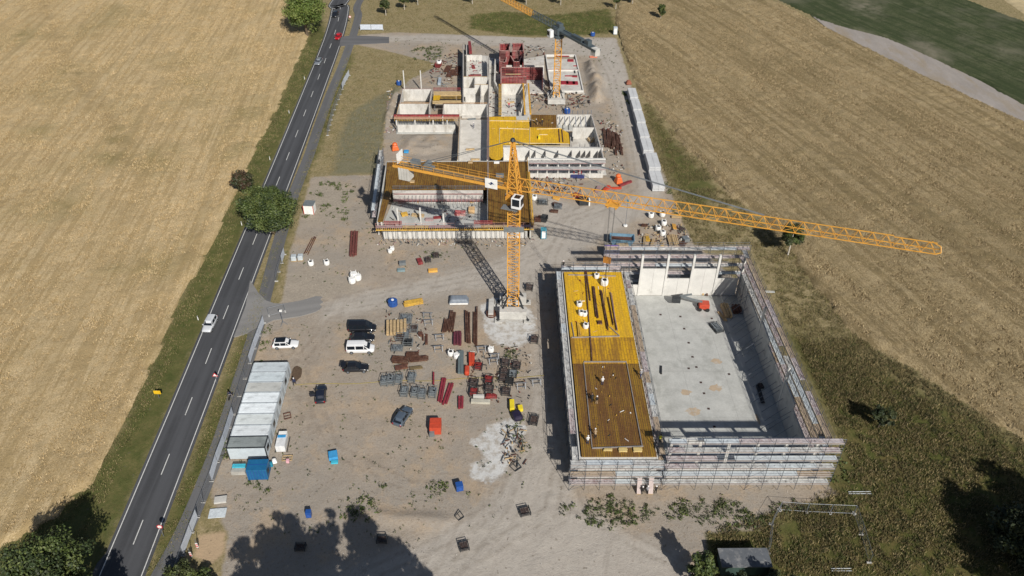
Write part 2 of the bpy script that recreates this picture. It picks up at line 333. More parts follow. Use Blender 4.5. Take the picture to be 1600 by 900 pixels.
def field(name, poly, mat, cell=.7, hgt=.6, rough=.25, xr=None, jag=1.1, lines=(), blobs=(), seed=3):
    P = np.array(poly); x0, y0 = P.min(0); x1, y1 = P.max(0)
    X, Y = np.meshgrid(np.arange(x0, x1, cell), np.arange(y0, y1, cell))
    d = sdist(X, Y, poly) + (vnoise(X, Y, 4, seed)-.5)*jag + (vnoise(X, Y, 1.2, seed+1)-.5)*jag*.7
    Z = hgt*np.clip((d+.3)/1.1, 0, 1)*(1+.0*X) + (RNG.random(X.shape)-.5)*rough*np.clip(d, 0, 1) + (vnoise(X, Y, 5, seed+2)-.5)*.25*np.clip(d/2, 0, 1)
    Z = np.where(d <= 0, -.25, Z)
    kp = (np.minimum.reduce([np.maximum.reduce([d[:-1, :-1], d[1:, :-1], d[:-1, 1:], d[1:, 1:]])]) > -.3)
    tl = np.full(X.shape, 9.0); gb = np.full(X.shape, 0.0)
    for ln, wd in lines: tl = np.minimum(tl, pdist(X, Y, GP(*ln))/wd)
    for (cx, cy), rx, ry in blobs:
        c = G(cx, cy); gb = np.maximum(gb, 1-np.hypot((X-c[0])/rx, (Y-c[1])/ry))
    ob = grid_mesh(name, X, Y, Z, kp, {'tram': 1-np.clip(tl, 0, 1), 'blob': gb}, mat); tag(ob, kind='structure'); return ob
WL = GP((495,-10),(492,30),(478,64),(460,102),(448,128),(430,170),(414,205),(402,225),(386,262),(362,308),(345,350),(318,400),(292,445),(262,510),(232,575),(212,625),(185,678),(160,722),(139,757),(122,770),(90,800),(52,825),(0,852),(-40,880))
WL += [(-78, 20), (-240, 20), (-240, 330), (-70, 330)]
field('wheat_field', WL, crop_mat('ripe_wheat', (.55, .425, .25), (.36, .265, .135), (.60, .48, .295), R(-5), 1.0, (.24, .195, .085), .5), .75,
      lines=(([(66,-5),(84,55),(98,92),(125,130),(160,170),(180,205),(200,260)], 4.0), ([(150,110),(130,135),(118,160)], 1.2), ([(268,-4),(245,45),(218,75)], 1.0), ([(345,0),(330,45)], .6), ([(135,20),(122,60)], .7), ([(60,700),(85,760),(95,800)], .8), ([(0,320),(60,300),(120,330)], 1.2)),
      blobs=(((385,180),7,16), ((370,235),7,14), ((185,215),6,14), ((175,245),9,12), ((60,210),8,9), ((100,120),9,16), ((250,250),10,10), ((80,330),14,10), ((230,420),12,8), ((30,60),12,18), ((300,130),10,9))
      )
WR = GP((968,-20),(962,30),(972,70),(985,110),(1004,150),(1024,168),(1055,205),(1073,233),(1100,256),(1118,280),(1135,303),(1190,334),(1242,396),(1262,430),(1300,482),(1343,527),(1400,560),(1470,604),(1540,650),(1620,700),(1700,760))
WR += [(240, 78), (260, 330)] + GP((1207,-3),(1100,-30))
WR = WR[:-2]
WRp = WR[:21] + GP((1900,640),(1700,240),(1602,192),(1435,115),(1297,47),(1207,0),(1160,-22))
ROWA = 20
field('wheat_field', WRp, crop_mat('coarse_wheat', (.44, .345, .20), (.23, .175, .09), (.50, .395, .24), R(-ROWA), .75, (.17, .135, .065), .55, .55, (.1, .085, .035)), .75, rough=.45, seed=11, lines=(([(1229,91),(1317,158)], .8), ([(1300,205),(1345,240)], .7), ([(1160,290),(1210,325),(1290,372)], .9), ([(1100,130),(1160,175),(1220,225)], .7), ([(1390,450),(1470,520),(1580,610)], 1.2), ([(1330,470),(1400,540)], 1.0), ([(1040,100),(1080,150),(1150,210)], .6), ([(1220,200),(1320,270),(1450,360),(1600,470)], .7)))
CR = GP((1207,-6),(1278,30),(1325,44),(1388,60),(1462,93),(1531,126),(1602,166),(1750,232),(1900,150),(1750,60),(1600,34),(1500,-4),(1400,-40),(1200,-12))
field('green_crop_field', CR, crop_mat('low_green_crop', (.085, .098, .05), (.04, .055, .024), (.15, .145, .09), R(-24), .7, (.22, .2, .15), .7), .9, .35, .15, seed=21, lines=(([(1400,55),(1500,95),(1620,150)], .8), ([(1340,10),(1480,60),(1620,120)], .6), ([(1430,30),(1520,65),(1620,100)], .6)), blobs=(((1350,12),10,14), ((1450,80),6,20)))
TRK = GP((1268,24),(1325,44),(1388,60),(1462,93),(1531,126),(1602,165),(1800,262),(1800,300),(1602,192),(1435,115),(1340,68),(1290,42))
def sheet(name, poly, z, mat, kind='structure', lift=0):
    ob = MB().prism(poly, z-.3, z).build(name, mat); tag(ob, kind=kind); return ob
sheet('farm_track', TRK, .03, M('bare_farm_track', (.30, .27, .245), .95, var=.12, scale=.3, col2=(.28, .235, .18), stretch=(1, .3, 1), bmp=.05))
CR2 = GP((1560,-6),(1602,20),(1760,90),(1800,0),(1600,-40))
field('pale_stubble_field', CR2, M('pale_stubble', (.47, .38, .22), .95, var=.15, scale=.4), 1.2, .3, .1, seed=31)
# ------------------------------------------------------------------ ROAD, PATH, DRIVEWAY
LEFT = [(157.4,900),(181.6,840),(253.4,670),(274.4,620),(345,450),(408.6,300),(429.7,250),(462.8,170),(483.4,120),(497,85),(508,55),(515,30),(518,12),(518.5,0)]
RIGHT = [(219.5,900),(243.9,840),(308.4,670),(327.5,620),(391,450),(446.9,300),(465.6,250),(495,170),(513.1,120),(524,92),(535,60),(542,35),(546,12),(547,0)]
L0, R0 = [Vector(G(*p)) for p in LEFT], [Vector(G(*p)) for p in RIGHT]
CEN = [(a+b)/2 for a, b in zip(L0, R0)]
CEN = [CEN[0] + (CEN[0]-CEN[1]).normalized()*120] + CEN + [CEN[-1] + Vector((8, 60)), CEN[-1] + Vector((40, 200))]
def smooth_path(P, n=8):
    out = []
    for i in range(len(P)-1):
        p0, p1, p2, p3 = P[max(i-1, 0)], P[i], P[i+1], P[min(i+2, len(P)-1)]
        for k in range(n):
            t = k/n; out.append(.5*((2*p1)+(p2-p0)*t+(2*p0-5*p1+4*p2-p3)*t*t+(3*p1-p0-3*p2+p3)*t**3))
    return out + [P[-1]]
def offs(P, d):
    out = []
    for i in range(len(P)):
        a = P[max(i-1, 0)]; b = P[min(i+1, len(P)-1)]; t = (b-a).normalized(); out.append(P[i] + Vector((t.y, -t.x))*d)
    return out
def ribbon(mb, P, d0, d1, z, skirt=0):
    a, b = offs(P, d0), offs(P, d1); n = len(mb.v)
    for p, q in zip(a, b): mb.v += [(p.x, p.y, z), (q.x, q.y, z)]
    for i in range(len(P)-1): k = n+2*i; mb.f.append((k, k+1, k+3, k+2)); mb.mi.append(0)
CENS = [CEN[0]] + smooth_path(CEN[1:-1], 6) + [CEN[-1]]
def asphalt(name, c, var, rot):
    m = bpy.data.materials.new(name); t, b = nodes_of(m); v = coords(t)
    f = noise_node(t, .9, 4, coords(t, (1, .02, 1), rot), .5); g_ = noise_node(t, 6, 4, v, .8); p = noise_node(t, .12, 4, v)
    cc = mix_node(t, ramp(t, f, .4, .62), tuple(x*(1-var) for x in c), tuple(x*(1+var) for x in c)); cc = mix_node(t, math_node(t, 'MULTIPLY', ramp(t, g_, .5, .75), .35), cc, tuple(x*1.7 for x in c))
    cc = mix_node(t, math_node(t, 'MULTIPLY', ramp(t, p, .5, .65), .4), cc, tuple(x*1.25 for x in c))
    t.links.new(cc, b.inputs['Base Color']); b.inputs['Roughness'].default_value = .85; b.inputs['Specular IOR Level'].default_value = .3; bump(t, b, g_, .3, .02); return m
rd = MB(); ribbon(rd, CENS, -3.4, 3.45, .06); road = rd.build('road', asphalt('road_asphalt', (.062, .064, .07), .2, R(-1))); tag(road, kind='structure')
bay = MB().prism([(x, y) for x, y in GP((157,905),(180,842),(174,855),(152,880),(136,912),(130,960),(140,960))], -.2, .052).build('lay_by', asphalt('lay_by_asphalt', (.085, .085, .085), .15, 0)); tag(bay, kind='structure')
def paint_mat():
    return M('road_paint', (.62, .62, .6), .6, var=.12, scale=2.5, col2=(.35, .35, .34), mix=.15)
mk = MB(); ribbon(mk, CENS, -2.97, -2.83, .066); ribbon(mk, CENS, 2.83, 2.97, .066)
mk.build('edge_line', paint_mat(), road); mk.v and None
# dashes: 4 m painted, 8 m gap, individually countable, kept as markings of the road
arc = [0]
for a, b in zip(CENS, CENS[1:]): arc.append(arc[-1]+(b-a).length)
def at_arc(s):
    for i in range(len(arc)-1):
        if arc[i+1] >= s: k = (s-arc[i])/(arc[i+1]-arc[i]); return CENS[i].lerp(CENS[i+1], k)
    return CENS[-1]
# find arc of a photographed dash (291..289, 621..649)
d0 = Vector(G(289.2, 649)); s0 = min(range(len(arc)*1), key=lambda i: (CENS[i]-d0).length)
best = min((abs((at_arc(s/10)-d0).length), s/10) for s in range(int(arc[0]*10), int(arc[-1]*10), 3))[1]
d1 = Vector(G(299.5, 621)); DL = (d1-d0).length; dn = Vector(G(250, 742)); PERIOD = (d0-dn).length
k = -14
while k < 30:
    s = best + k*PERIOD; k += 1
    if s < 0 or s+DL > arc[-1]: continue
    db = MB(); P = [at_arc(s), at_arc(s+DL/2), at_arc(s+DL)]; ribbon(db, P, -.07, .07, .067); db.build('lane_dash', paint_mat(), road)
PR = [(212,905),(300,780),(330,705),(365,615),(398,540),(418,470),(436,400),(452,340),(468,300),(483,260),(504,200),(524,140),(538,100),(549,72),(556,56),(562,30),(564,0)]
PC = [Vector(G(x, y)) for x, y in [(262,905),(285,850),(325,760),(352,690),(378,600),(398,520)]]
PCEN = [(248,905),(282,842),(312,775),(341,700),(361,640),(382,575),(402,510),(416,455),(430,400),(447,340),(463,293),(484,240),(497,200),(517,145),(534,105),(546,72),(553,52),(560,25),(563,0)]
PCENW = [Vector(G(*p)) for p in PCEN]; PCENW = [PCENW[0] + (PCENW[0]-PCENW[1]).normalized()*90] + PCENW + [PCENW[-1] + Vector((6, 60)), PCENW[-1] + Vector((30, 160))]
PS = [PCENW[0]] + smooth_path(PCENW[1:-1], 6) + [PCENW[-1]]; pm = MB(); ribbon(pm, PS, -1.35, 1.35, .055)
tag(pm.build('cycle_path', asphalt('path_asphalt', (.115, .115, .118), .12, R(-1))), kind='structure')
DRV = GP((391,438),(384,478),(371,512),(365,527),(384,522),(402,512),(428,500),(470,494),(492,488),(499,484),(503,479),(499,476),(505,472),(500,468),(504,464),(494,463),(470,470),(440,475),(428,474),(416,470),(404,458))
tag(MB().prism(DRV, -.2, .075).build('driveway', asphalt('driveway_asphalt', (.20, .195, .19), .08, R(75))), kind='structure')
DRV2 = GP((533,58),(545,56),(562,56),(608,58),(608,67),(562,69),(530,72))
tag(MB().prism(DRV2, -.2, .075).build('driveway', asphalt('driveway_asphalt_far', (.12, .12, .125), .2, R(90))), kind='structure')
#@@BUILDINGS
# ------------------------------------------------------------------ scaffolding
TUBE = lambda: M('scaffold_tube', (.10, .115, .14), .5, .2, var=.25, scale=3)
def scaffold(label, o, ang, L, levels, bay=2.5, wid=1.0, seed=1, cat='scaffolding', tall=1.1, stair=None, inner=False, tints=(3, 3, 2, 2)):
    r = random.Random(seed); t = thing('facade_scaffolding', label, cat, (o[0], o[1], 0), ang)
    n = max(1, round(L/bay)); bay = L/n; top = levels[-1] + tall
    DK = [M('scaffold_deck_pale_blue', (.58, .63, .66), .6, .05, var=.16, scale=1.8), M('scaffold_deck_grey', (.60, .60, .58), .7, .05, var=.25, scale=2, col2=(.3, .28, .27)),
          M('scaffold_deck_rose_grey', (.52, .46, .46), .8, var=.3, scale=2, col2=(.3, .2, .2)), M('scaffold_deck_timber', (.42, .33, .24), .8, var=.2, scale=2)]
    bag = sum(([i]*k for i, k in enumerate(tints)), [])
    for i in range(n+1):
        for v in (0, wid):
            MB().tube((i*bay, v, -.02), (i*bay, v, top if v == 0 or inner else levels[-1]+.1), .042, 5).build('standard', TUBE(), t)
    for z in levels:
        lg = MB()
        for v in (0, wid): lg.tube((0, v, z-.08), (L, v, z-.08), .028, 4)
        for i in range(n+1): lg.tube((i*bay, 0, z-.08), (i*bay, wid, z-.08), .028, 4)
        lg.build('ledger', TUBE(), t)
        g_ = MB()
        for h in (.5, 1.0):
            g_.tube((0, 0, z+h), (L, 0, z+h), .028, 4)
            if inner: g_.tube((0, wid, z+h), (L, wid, z+h), .028, 4)
        g_.build('guardrail', TUBE(), t); MB().bar((0, .04, z+.08), (L, .04, z+.08), .03, .15).build('toe_board', M('toe_board_timber', (.42, .36, .33), .8, var=.3, scale=.6), t)
        m = r.choice(bag)
        for i in range(n):
            if r.random() < .35: m = r.choice(bag)
            if r.random() < .04: continue
            d = MB(); k = 3
            for q in range(k): d.box((i+.5)*bay, .06+(q+.5)*(wid-.12)/k, z-.05, bay-.05, (wid-.12)/k-.02, .06)
            if r.random() < .22: d.box((i+r.uniform(.3, .7))*bay, wid*.5, z+.01, r.uniform(.5, 1.3), .25, .1, r.uniform(-.3, .3))
            d.build('deck', DK[m], t)
    for i in range(0, n, 5):
        for a, b in zip([0]+levels[:-1], levels): MB().tube((i*bay, -.05, a), ((i+1)*bay, -.05, b), .026, 4).build('brace', TUBE(), t)
    return t
# ------------------------------------------------------------------ SPORTS HALL with low annex
hall = thing('sports_hall_shell', 'open concrete hall shell with a big pale floor, enclosed by scaffolding, right of the yard', 'building', (*HO, 0), HA)
def q(px, py, z):          # photo pixel -> hall frame
    x, y = G(px, py, z); dx, dy = x-HO[0], y-HO[1]; c, s_ = math.cos(HA), math.sin(HA); return (dx*c+dy*s_, -dx*s_+dy*c)
AW, AL, FX0, FX1, FL = 12.0, 46.6, 13.7, 35.4, 46.3
m = MB().box((FX0+FX1)/2, FL/2, -.1, FX1-FX0, FL, .16); m.build('floor_slab', CONCF(), hall)
# pour joint strips and paint marks on the floor
PLAST = M('dark_anchor_plate', (.06, .035, .03), .8)
for px, py in ((995,492),(1032,492),(1063,495),(1069,514),(1076,536),(1082,558),(1088,574),(1076,576),(1139,585),(1095,598),(1100,615),(1107,639),(1112,498),(1116,667)):
    u, v = q(px, py, 0); MB().box(u, v, .062, .42, .42, .03).build('anchor_plate', PLAST, hall)
STAIN = M('rust_stained_concrete', (.42, .33, .235), .8, var=.1, scale=.8, col2=(.46, .45, .42), mix=.5)
for px, py, a, b in ((1120,565,1.1,.9),(1118,606,1.4,1.0),(1083,643,1.6,1.0),(1072,613,1.2,.8),(1184,655,.35,1.6)):
    u, v = q(px, py, 0); k = 16; rr = random.Random(px)
    MB().prism([(u+a*math.cos(i*2*math.pi/k)*rr.uniform(.55, 1.1), v+b*math.sin(i*2*math.pi/k)*rr.uniform(.55, 1.1)) for i in range(k)], .05, .0635).build('rust_stain', STAIN, hall)
for v_ in (24.5, 35.8): MB().box((FX0+FX1)/2, v_, .061, FX1-FX0-.2, .035, .005).build('floor_joint', M('joint_filler', (.3, .3, .29), .9), hall)
for u_ in (20.9, 28.2): MB().box(u_, FL/2, .061, .035, FL-.6, .0045).build('floor_joint', M('joint_filler', (.3, .3, .29), .9), hall)
MB().box((FX0+FX1)/2, 13.2, .061, FX1-FX0-.2, .05, .006).build('floor_joint', M('joint_filler', (.3, .3, .29), .9), hall)
# far wall: columns with precast infill of two heights
cols = [q(x, 460, 0)[0] for x in (996.5, 1035.5, 1074.5, 1113)]
sp = cols[1]-cols[0]
def precast(): return panels('precast_wall', (.60, .60, .57), (.55, .55, .53), (.3, .3, .29), 2.6, 30, 0, .02, (.45, .45, .42), .4)
for i, c in enumerate(cols):
    MB().box(c, FL+.25, 0, .42, .5, 9.9).build('column', CONCW(), hall)
    h = (6.6, 4.2, 6.6, 4.2)[i]; x1 = cols[i+1] if i < 3 else FX1
    for k in range(2): w_ = (x1-c-.42)/2; MB().box(c+.21+w_*(k+.5), FL+.25, 0, w_-.03, .22, h).build('wall_panel', CONCW(), hall)
for k in range(3): MB().box(cols[0]-3.0*k-1.6, FL+.25, 0, 2.7, .22, 2.6).build('wall_panel', CONCW(), hall) if cols[0]-3.0*k-1.6 > FX0 else None
# right wall: panels with columns; near wall: panels, columns, top beam
for k in range(9):
    y0 = FL*k/9; h = (5.2, 5.2, 6.4, 5.2, 5.2, 6.4, 5.2, 5.2, 6.0)[k]
    MB().box(FX1+.15, y0+FL/18, 0, .24, FL/9-.03, h).build('wall_panel', CONC(), hall)
for k in range(10): MB().box(FX1+.2, .3+FL*k/9-(.3 if k == 9 else 0), 0, .45, .42, 9.4).build('column', CONCW(), hall) if k % 3 == 0 else None
for k in range(8):
    w_ = (FX1-FX0)/8; MB().box(FX0+w_*(k+.5), .15, 0, w_-.03, .24, 3.4 if k % 3 else 3.4).build('wall_panel', CONCW(), hall)
for k in range(5): MB().box(FX0+(FX1-FX0)*k/5, .45, 0, .42, .42, 8.6).build('column', CONCW(), hall)
MB().box((FX0+FX1)/2, .45, 8.65, FX1-FX0, .42, .75).build('edge_beam', CONCW(), hall)
# props bracing the right wall from inside
for k in range(22):
    v = 2.5+k*2.0; MB().tube((FX1-.02, v, 3.4), (FX1-2.9, v+.05, .08), .05, 5).build('wall_prop', GALV(), hall)
    if k % 3 == 1: MB().tube((FX1-.02, v, 4.6), (FX1-4.3, v+.05, .08), .05, 5).build('wall_prop', GALV(), hall)
# annex walls and formwork roof deck
for (x, y, sx, sy) in ((.15, AL/2, .25, AL), (AW-.15, AL/2, .25, AL)):
    for k in range(8): MB().box(x, AL*(k+.5)/8, 0, sx, AL/8-.02, 5.6).build('wall_panel', CONCW(), hall)
for k in range(4): MB().box(.3+(AW-.6)*(k+.5)/4, .15, 0, (AW-.6)/4-.02, .25, 5.6).build('wall_panel', CONCW(), hall); MB().box(.3+(AW-.6)*(k+.5)/4, AL-.15, 0, (AW-.6)/4-.02, .25, 5.6).build('wall_panel', CONCW(), hall)
YDK = lambda: panels('yellow_formwork_sheet', (.78, .47, .012), (.70, .405, .012), (.42, .26, .02), 2.5, .5, R(90), .025, (.33, .19, .05), .35)
MDK = lambda: panels('worn_yellow_formwork', (.60, .34, .012), (.52, .28, .015), (.2, .11, .02), 2.5, .5, R(90), .04, (.22, .11, .025), .75)
BDK = lambda: panels('wet_brown_formwork', (.22, .115, .02), (.30, .18, .02), (.06, .035, .02), 5.0, .33, R(90), .035, (.13, .06, .02), .8)
def deckpart(v0, v1, u0, u1, mat): MB().box((u0+u1)/2, (v0+v1)/2, 5.78, u1-u0-.01, v1-v0-.01, .2).build('formwork_deck', mat, hall)
DV1 = q(900, 568, 6)[1]; DV2 = q(900, 527, 6)[1]
deckpart(.03, DV1, .4, AW-.25, BDK()); deckpart(DV1, DV2, .4, AW-.25, MDK()); deckpart(DV2, AL-.3, .4, AW-.25, YDK())
# girders, stop ends and rebar mat on the deck
def line_bar(p, r_, w_, h_, z, name, mat, par=hall):
    a, b = q(*p, z), q(*r_, z); return MB().bar((*a, z+h_/2+.005), (*b, z+h_/2+.005), w_, h_).build(name, mat, par)
STEEL = GALV()
for p, r_ in (((912,566),(979,566)),((912,568),(925,700)),((979,568),(1003,697)),((925,701),(1005,698)),((893,528),(968,526)),((888,430),(962,432)),((953,512),(968,526)),((893,505),(897,527))):
    line_bar(p, r_, .12, .22, 5.99, 'stop_end', M('steel_angle', (.33, .31, .3), .6, .3, var=.2))
for p, r_ in (((914,424),(925,565)),((916,424),(922,470))): line_bar(p, r_, .22, .2, 5.99, 'dark_beam', BROWNP())
mt = MB()
(ua, va), (ub, vb) = q(915, 696, 6), q(979, 570, 6)
for k in range(34): u = ua+.2+(ub-ua-.3)*k/33; mt.bar((u, va, 6.02), (u+.0, vb, 6.02), .025)
for k in range(52): v = va+.2+(vb-va-.4)*k/51; mt.bar((ua, v, 6.05), (ub, v, 6.05), .02)
mt.build('rebar_mat', M('rusty_rebar', (.2, .1, .05), .8, var=.3), hall)
# scaffolds round the hall
XO = AW+.2
scaffold('wide six level scaffolding across the near front of the hall, facing the camera', HF(12.9, -1.6), HA, 25.6, [1.3, 3.1, 4.9, 6.7, 8.6, 10.5], 2.5, wid=1.15, seed=2, tints=(3, 4, 4, 1))
scaffold('lower three level scaffolding in front of the brown deck, facing the camera', HF(-1.4, -1.6), HA, 14.1, [1.3, 3.1, 4.9, 5.75], 2.35, wid=1.15, seed=12, tints=(5, 3, 1, 1))
sR = HF(37.35, -.4); scaffold('long scaffolding along the wheat field side of the hall', sR, HA+R(91.4), 48.6, [2, 4, 6, 8, 9.9], 2.56, seed=3, inner=True, wid=.95, tints=(3, 3, 5, 2))
sF = HF(AW-7.4, AL+2.8); scaffold('scaffolding behind the far wall of the hall, beside the timber pile', HF(36.9, AL+2.6), HA+R(180), 28.5, [2, 4, 6, 8, 10], 2.6, seed=4, inner=True, tints=(2, 3, 4, 3))
scaffold('narrow scaffolding along the left side of the yellow deck, above the dark shade', HF(-1.15, AL), HA+R(-90), AL+.6, [2, 4, 5.9], 2.6, seed=5, inner=True, tints=(4, 4, 2, 1))
scaffold('scaffold walkway between the yellow deck and the hall floor', HF(AW+.15, AL-.3), HA+R(-90), AL-.8, [2, 4, 5.9], 2.55, wid=1.05, seed=6, inner=True, tints=(1, 3, 3, 4))
scaffold('short low scaffolding behind the far end of the yellow deck', HF(AW-.2, AL+1.6), HA+R(180), 11.8, [2, 4, 5.9], 2.6, seed=7, inner=True, tints=(2, 3, 4, 1))
def STW(): return M('cast_wall', (.58, .565, .53), .85, var=.16, scale=.9, col2=(.40, .375, .33), mix=.42, stretch=(1, 1, .35))
# ------------------------------------------------------------------ walls given by the photographed line of their top edge
class Bld:
    def __init__(s, name, label, cat, loc): s.root = thing(name, label, cat, (*loc, 0))
    def wall(s, p, r_, z, cr, th=.24, z0=0, mat=None, name='wall'):
        a, b = cr(*p, z), cr(*r_, z); mb = MB(); d = Vector(b)-Vector(a); L = d.length; an = math.atan2(d.y, d.x)
        mb.box((a[0]+b[0])/2, (a[1]+b[1])/2, z0, L, th, z-z0, an)
        if z > 2.7 and name == 'wall' and L > 2 and mat is None:
            sb = MB(); n = int(L/.35); u_ = d.normalized()
            for i in range(n): p_ = Vector(a)+u_*(.15+i*L/n); sb.bar((p_.x, p_.y, z), (p_.x, p_.y, z+.5), .025)
            sb.build('starter_bars', M('rusty_rebar', (.2, .1, .05), .8, var=.3), s.root, world=True)
        return mb.build(name, mat or STW(), s.root, world=True)
    def slab(s, pts, z, cr, th=.2, mat=None, name='floor_slab'):
        return MB().prism([cr(*p, z) for p in pts], z-th, z).build(name, mat or CONC(), s.root, world=True)
    def line(s, p, r_, z, cr, w_, h_, mat, name, z2=None):
        a, b = cr(*p, z), cr(*r_, z if z2 is None else z2); return MB().bar((*a, z+h_/2), (*b, (z if z2 is None else z2)+h_/2), w_, h_).build(name, mat, s.root, world=True)
    def col(s, p, z, cr, w_=.3, z0=0, mat=None, name='column'):
        a = cr(*p, z0); return MB().box(a[0], a[1], z0, w_, w_, z-z0).build(name, mat or CONCW(), s.root, world=True)
def rail_on(b, pts, z, cr, mat, h=1.0, post=1.6, name='guardrail', toe=None):
    P = [cr(*p, z) for p in pts]; mb = MB()
    for a, c in zip(P, P[1:]):
        d = Vector(c)-Vector(a); n = max(1, int(d.length/post))
        for i in range(n+1): p = Vector(a)+d*i/n; mb.tube((p.x, p.y, z), (p.x, p.y, z+h), .035, 4)
        for k in (.35, .7, 1.0): mb.bar((*a, z+h*k), (*c, z+h*k), .05, .12 if toe else .05)
    return mb.build(name, mat, b.root, world=True)
# ------------------------------------------------------------------ MIDDLE BUILDING (brown deck round a courtyard)
PM = crop(580, 240, 6.154)
MZ = 3.75
mid = Bld('courtyard_building', 'half built wing with a brown timber deck around an open courtyard, below the yellow crane', 'building', G(710, 372))
BR = lambda: panels('brown_deck_sheet', (.21, .105, .014), (.155, .072, .012), (.045, .022, .012), 4.6, .5, R(90), .05, (.28, .17, .03), .5, streak=(.4, 1, 1))
O_ = [(148,85),(1500,78),(1530,690),(1120,650),(1120,345),(205,345),(195,410),(120,655),(65,650)]
def mslab(a): return mid.slab(a, MZ, PM, .22, BR(), 'formwork_deck')
mslab([(150,82),(1508,75),(1516,340),(136,345)]); mslab([(1128,341),(1514,341),(1530,660),(1125,655)]); mslab([(132,347),(200,347),(110,650),(62,650)])
for a, b in (((150,78),(1508,70)), ((1508,70),(1532,690))): mid.wall(a, b, MZ-.25, PM, .3, 0, CONC())
mid.wall((150,78),(60,655), MZ-.25, PM, .3, 0, CONC())
# courtyard floor, walls facing the court
mid.slab([(215,440),(1110,450),(1120,700),(110,690)], .06, PM, .2, CONCF(), 'courtyard_floor')
mid.wall((205,352),(1075,352), MZ-.3, PM, .3, 0, M('grey_inner_wall', (.5, .48, .45), .8, var=.15)); mid.wall((1122,352),(1122,650), MZ-.3, PM, .3)  # back wall of the court in a slightly darker grey than the cast walls
RS = M('rose_plank', (.36, .25, .25), .75, var=.25, scale=2)
for yy, z in ((378, 2.5), (445, 1.2)):
    mid.line((215,yy),(1070,yy), z, PM, .75, .06, RS, 'walkway'); mid.line((215,yy+14),(1070,yy+14), z, PM, .05, .18, REDP(), 'edge_board')
rail_on(mid, [(210,345),(1080,345)], MZ, PM, GALV()); rail_on(mid, [(1120,352),(1120,645)], MZ, PM, GALV(), toe=1)
for x in range(330, 1080, 36):
    a = PM(x, 500, 0); b = PM(x-8, 462, 0); mid_p = MB().tube((a[0], a[1]-1.2, .05), (a[0], a[1]+.6, 2.4), .04, 4); mid_p.build('wall_prop', GALV(), mid.root, world=True)
for x in (262, 478, 697): a = PM(x, 655, 0); MB().box(a[0], a[1], 0, .35, .35, MZ-.05).build('column', CONCW(), mid.root, world=True)
for x in (112, 280, 490, 705, 1130): a = PM(x, 800, 0); MB().box(a[0], a[1]+.5, 0, .32, .32, MZ-.2).build('column', CONCW(), mid.root, world=True)
for k, (x, y, w2, mm) in enumerate(((420,420,2.2,0),(620,424,2.6,1),(860,418,3.0,2),(980,425,1.6,0),(300,430,2.0,2),(700,480,2.4,1),(450,560,2.8,0),(560,600,1.8,2))):
    p = PM(x, y+40, .1); MB().box(p[0], p[1], .07, w2, .8, .5, (k % 5-2)*.15).build('material_pack', [WOOD(), GREYP(), RS][mm], mid.root, world=True)
# front: edge beam, red barrier panels, yellow beam ends, props, footing wall
fa, fb = PM(45, 708, MZ), PM(1560, 700, MZ)
fd = (Vector(fb)-Vector(fa)); FLn = fd.length; fang = math.atan2(fd.y, fd.x); FR = frame(fa, fang)
def fr(mb, name, mat): ob = mb.build(name, mat, mid.root); o = origin_of(mid.root); ob.location = (fa[0]-o.x, fa[1]-o.y, 0); ob.rotation_euler = (0, 0, fang); return ob
mb = MB()
n_ = int(FLn/.42)
for k in range(n_): mb.box(.2+k*FLn/n_, .25, MZ-.42, .1, 1.5, .2)
fr(mb, 'joist_row', YELB())
for k in range(6): fr(MB().bar((FLn*k/6+.03, .35, MZ-.12), (FLn*(k+1)/6-.03, .35, MZ-.12), .9, .06), 'edge_platform', [RS, WOOD(), RS, M('grey_plank', (.36,.34,.32), .8), WOOD(), RS][k])
fr(MB().bar((0, -.45, MZ-.5), (FLn, -.45, MZ-.5), .12, .22).bar((0, .9, MZ-.5), (FLn, .9, MZ-.5), .12, .22), 'bearer_beam', YELB())
for u0, u1 in ((1.7, 5.6), (21.2, 25.3)):
    b_ = MB()
    for h in (.3, .65, 1.0): b_.bar((u0, .75, MZ+h), (u1, .75, MZ+h), .05, .2)
    fr(b_, 'barrier_mesh', REDP())
rb = MB()
for k in range(17): rb.tube((FLn*k/16, -.1, MZ-.4), (FLn*k/16, -.1, MZ+1.1), .035, 4)
for h in (.5, 1.0): rb.tube((0, -.1, MZ+h), (FLn, -.1, MZ+h), .03, 4)
fr(rb, 'guardrail', M('red_white_rail', (.5, .28, .25), .6))
for k in range(30):
    u = 1.4+k*(FLn-3)/29; fr(MB().tube((u, .2, 0), (u, .2, MZ-.5), .05, 5).tube((u, .2, 1.2), (u+.55, -.5, .03), .035, 4), 'prop', GALV())
fr(MB().box(FLn/2, 1.15, 0, FLn-2.5, .25, 1.75), 'footing_wall', CONCW())
for k in range(15): fr(MB().box(1.8+k*(FLn-3.6)/14, .98, 0, .06, .1, 1.78), 'wall_clamp', DARKST())
for (a, b) in (((1495,180),(1545,690)), ((1520,180),(1560,690))): mid.line(a, b, MZ, PM, .3, .2, YELB(), 'edge_beam')
rail_on(mid, [(1500,72),(1545,695)], MZ, PM, M('orange_rail', (.6, .33, .06), .6), toe=1)
for p, r_ in (((1123,78),(1123,345)),): mid.line(p, r_, MZ, PM, .4, .12, M('joint_board', (.25, .19, .16), .8), 'construction_joint')
for x, y in ((395,272),(955,86)): a = PM(x, y, MZ); MB().box(a[0], a[1], MZ, 1.1, .9, .3).build('opening_cover', WOOD(), mid.root, world=True)
s_l = G(596, 350, 0); e_l = G(607, 255, 0)
dl = Vector(e_l)-Vector(s_l)
scaffold('narrow scaffold tower run on the left end of the brown deck wing', (s_l[0]-1.0, s_l[1]), math.atan2(dl.y, dl.x), dl.length, [1.9, 3.7], 2.4, seed=9, inner=True, tints=(3, 3, 2, 0))
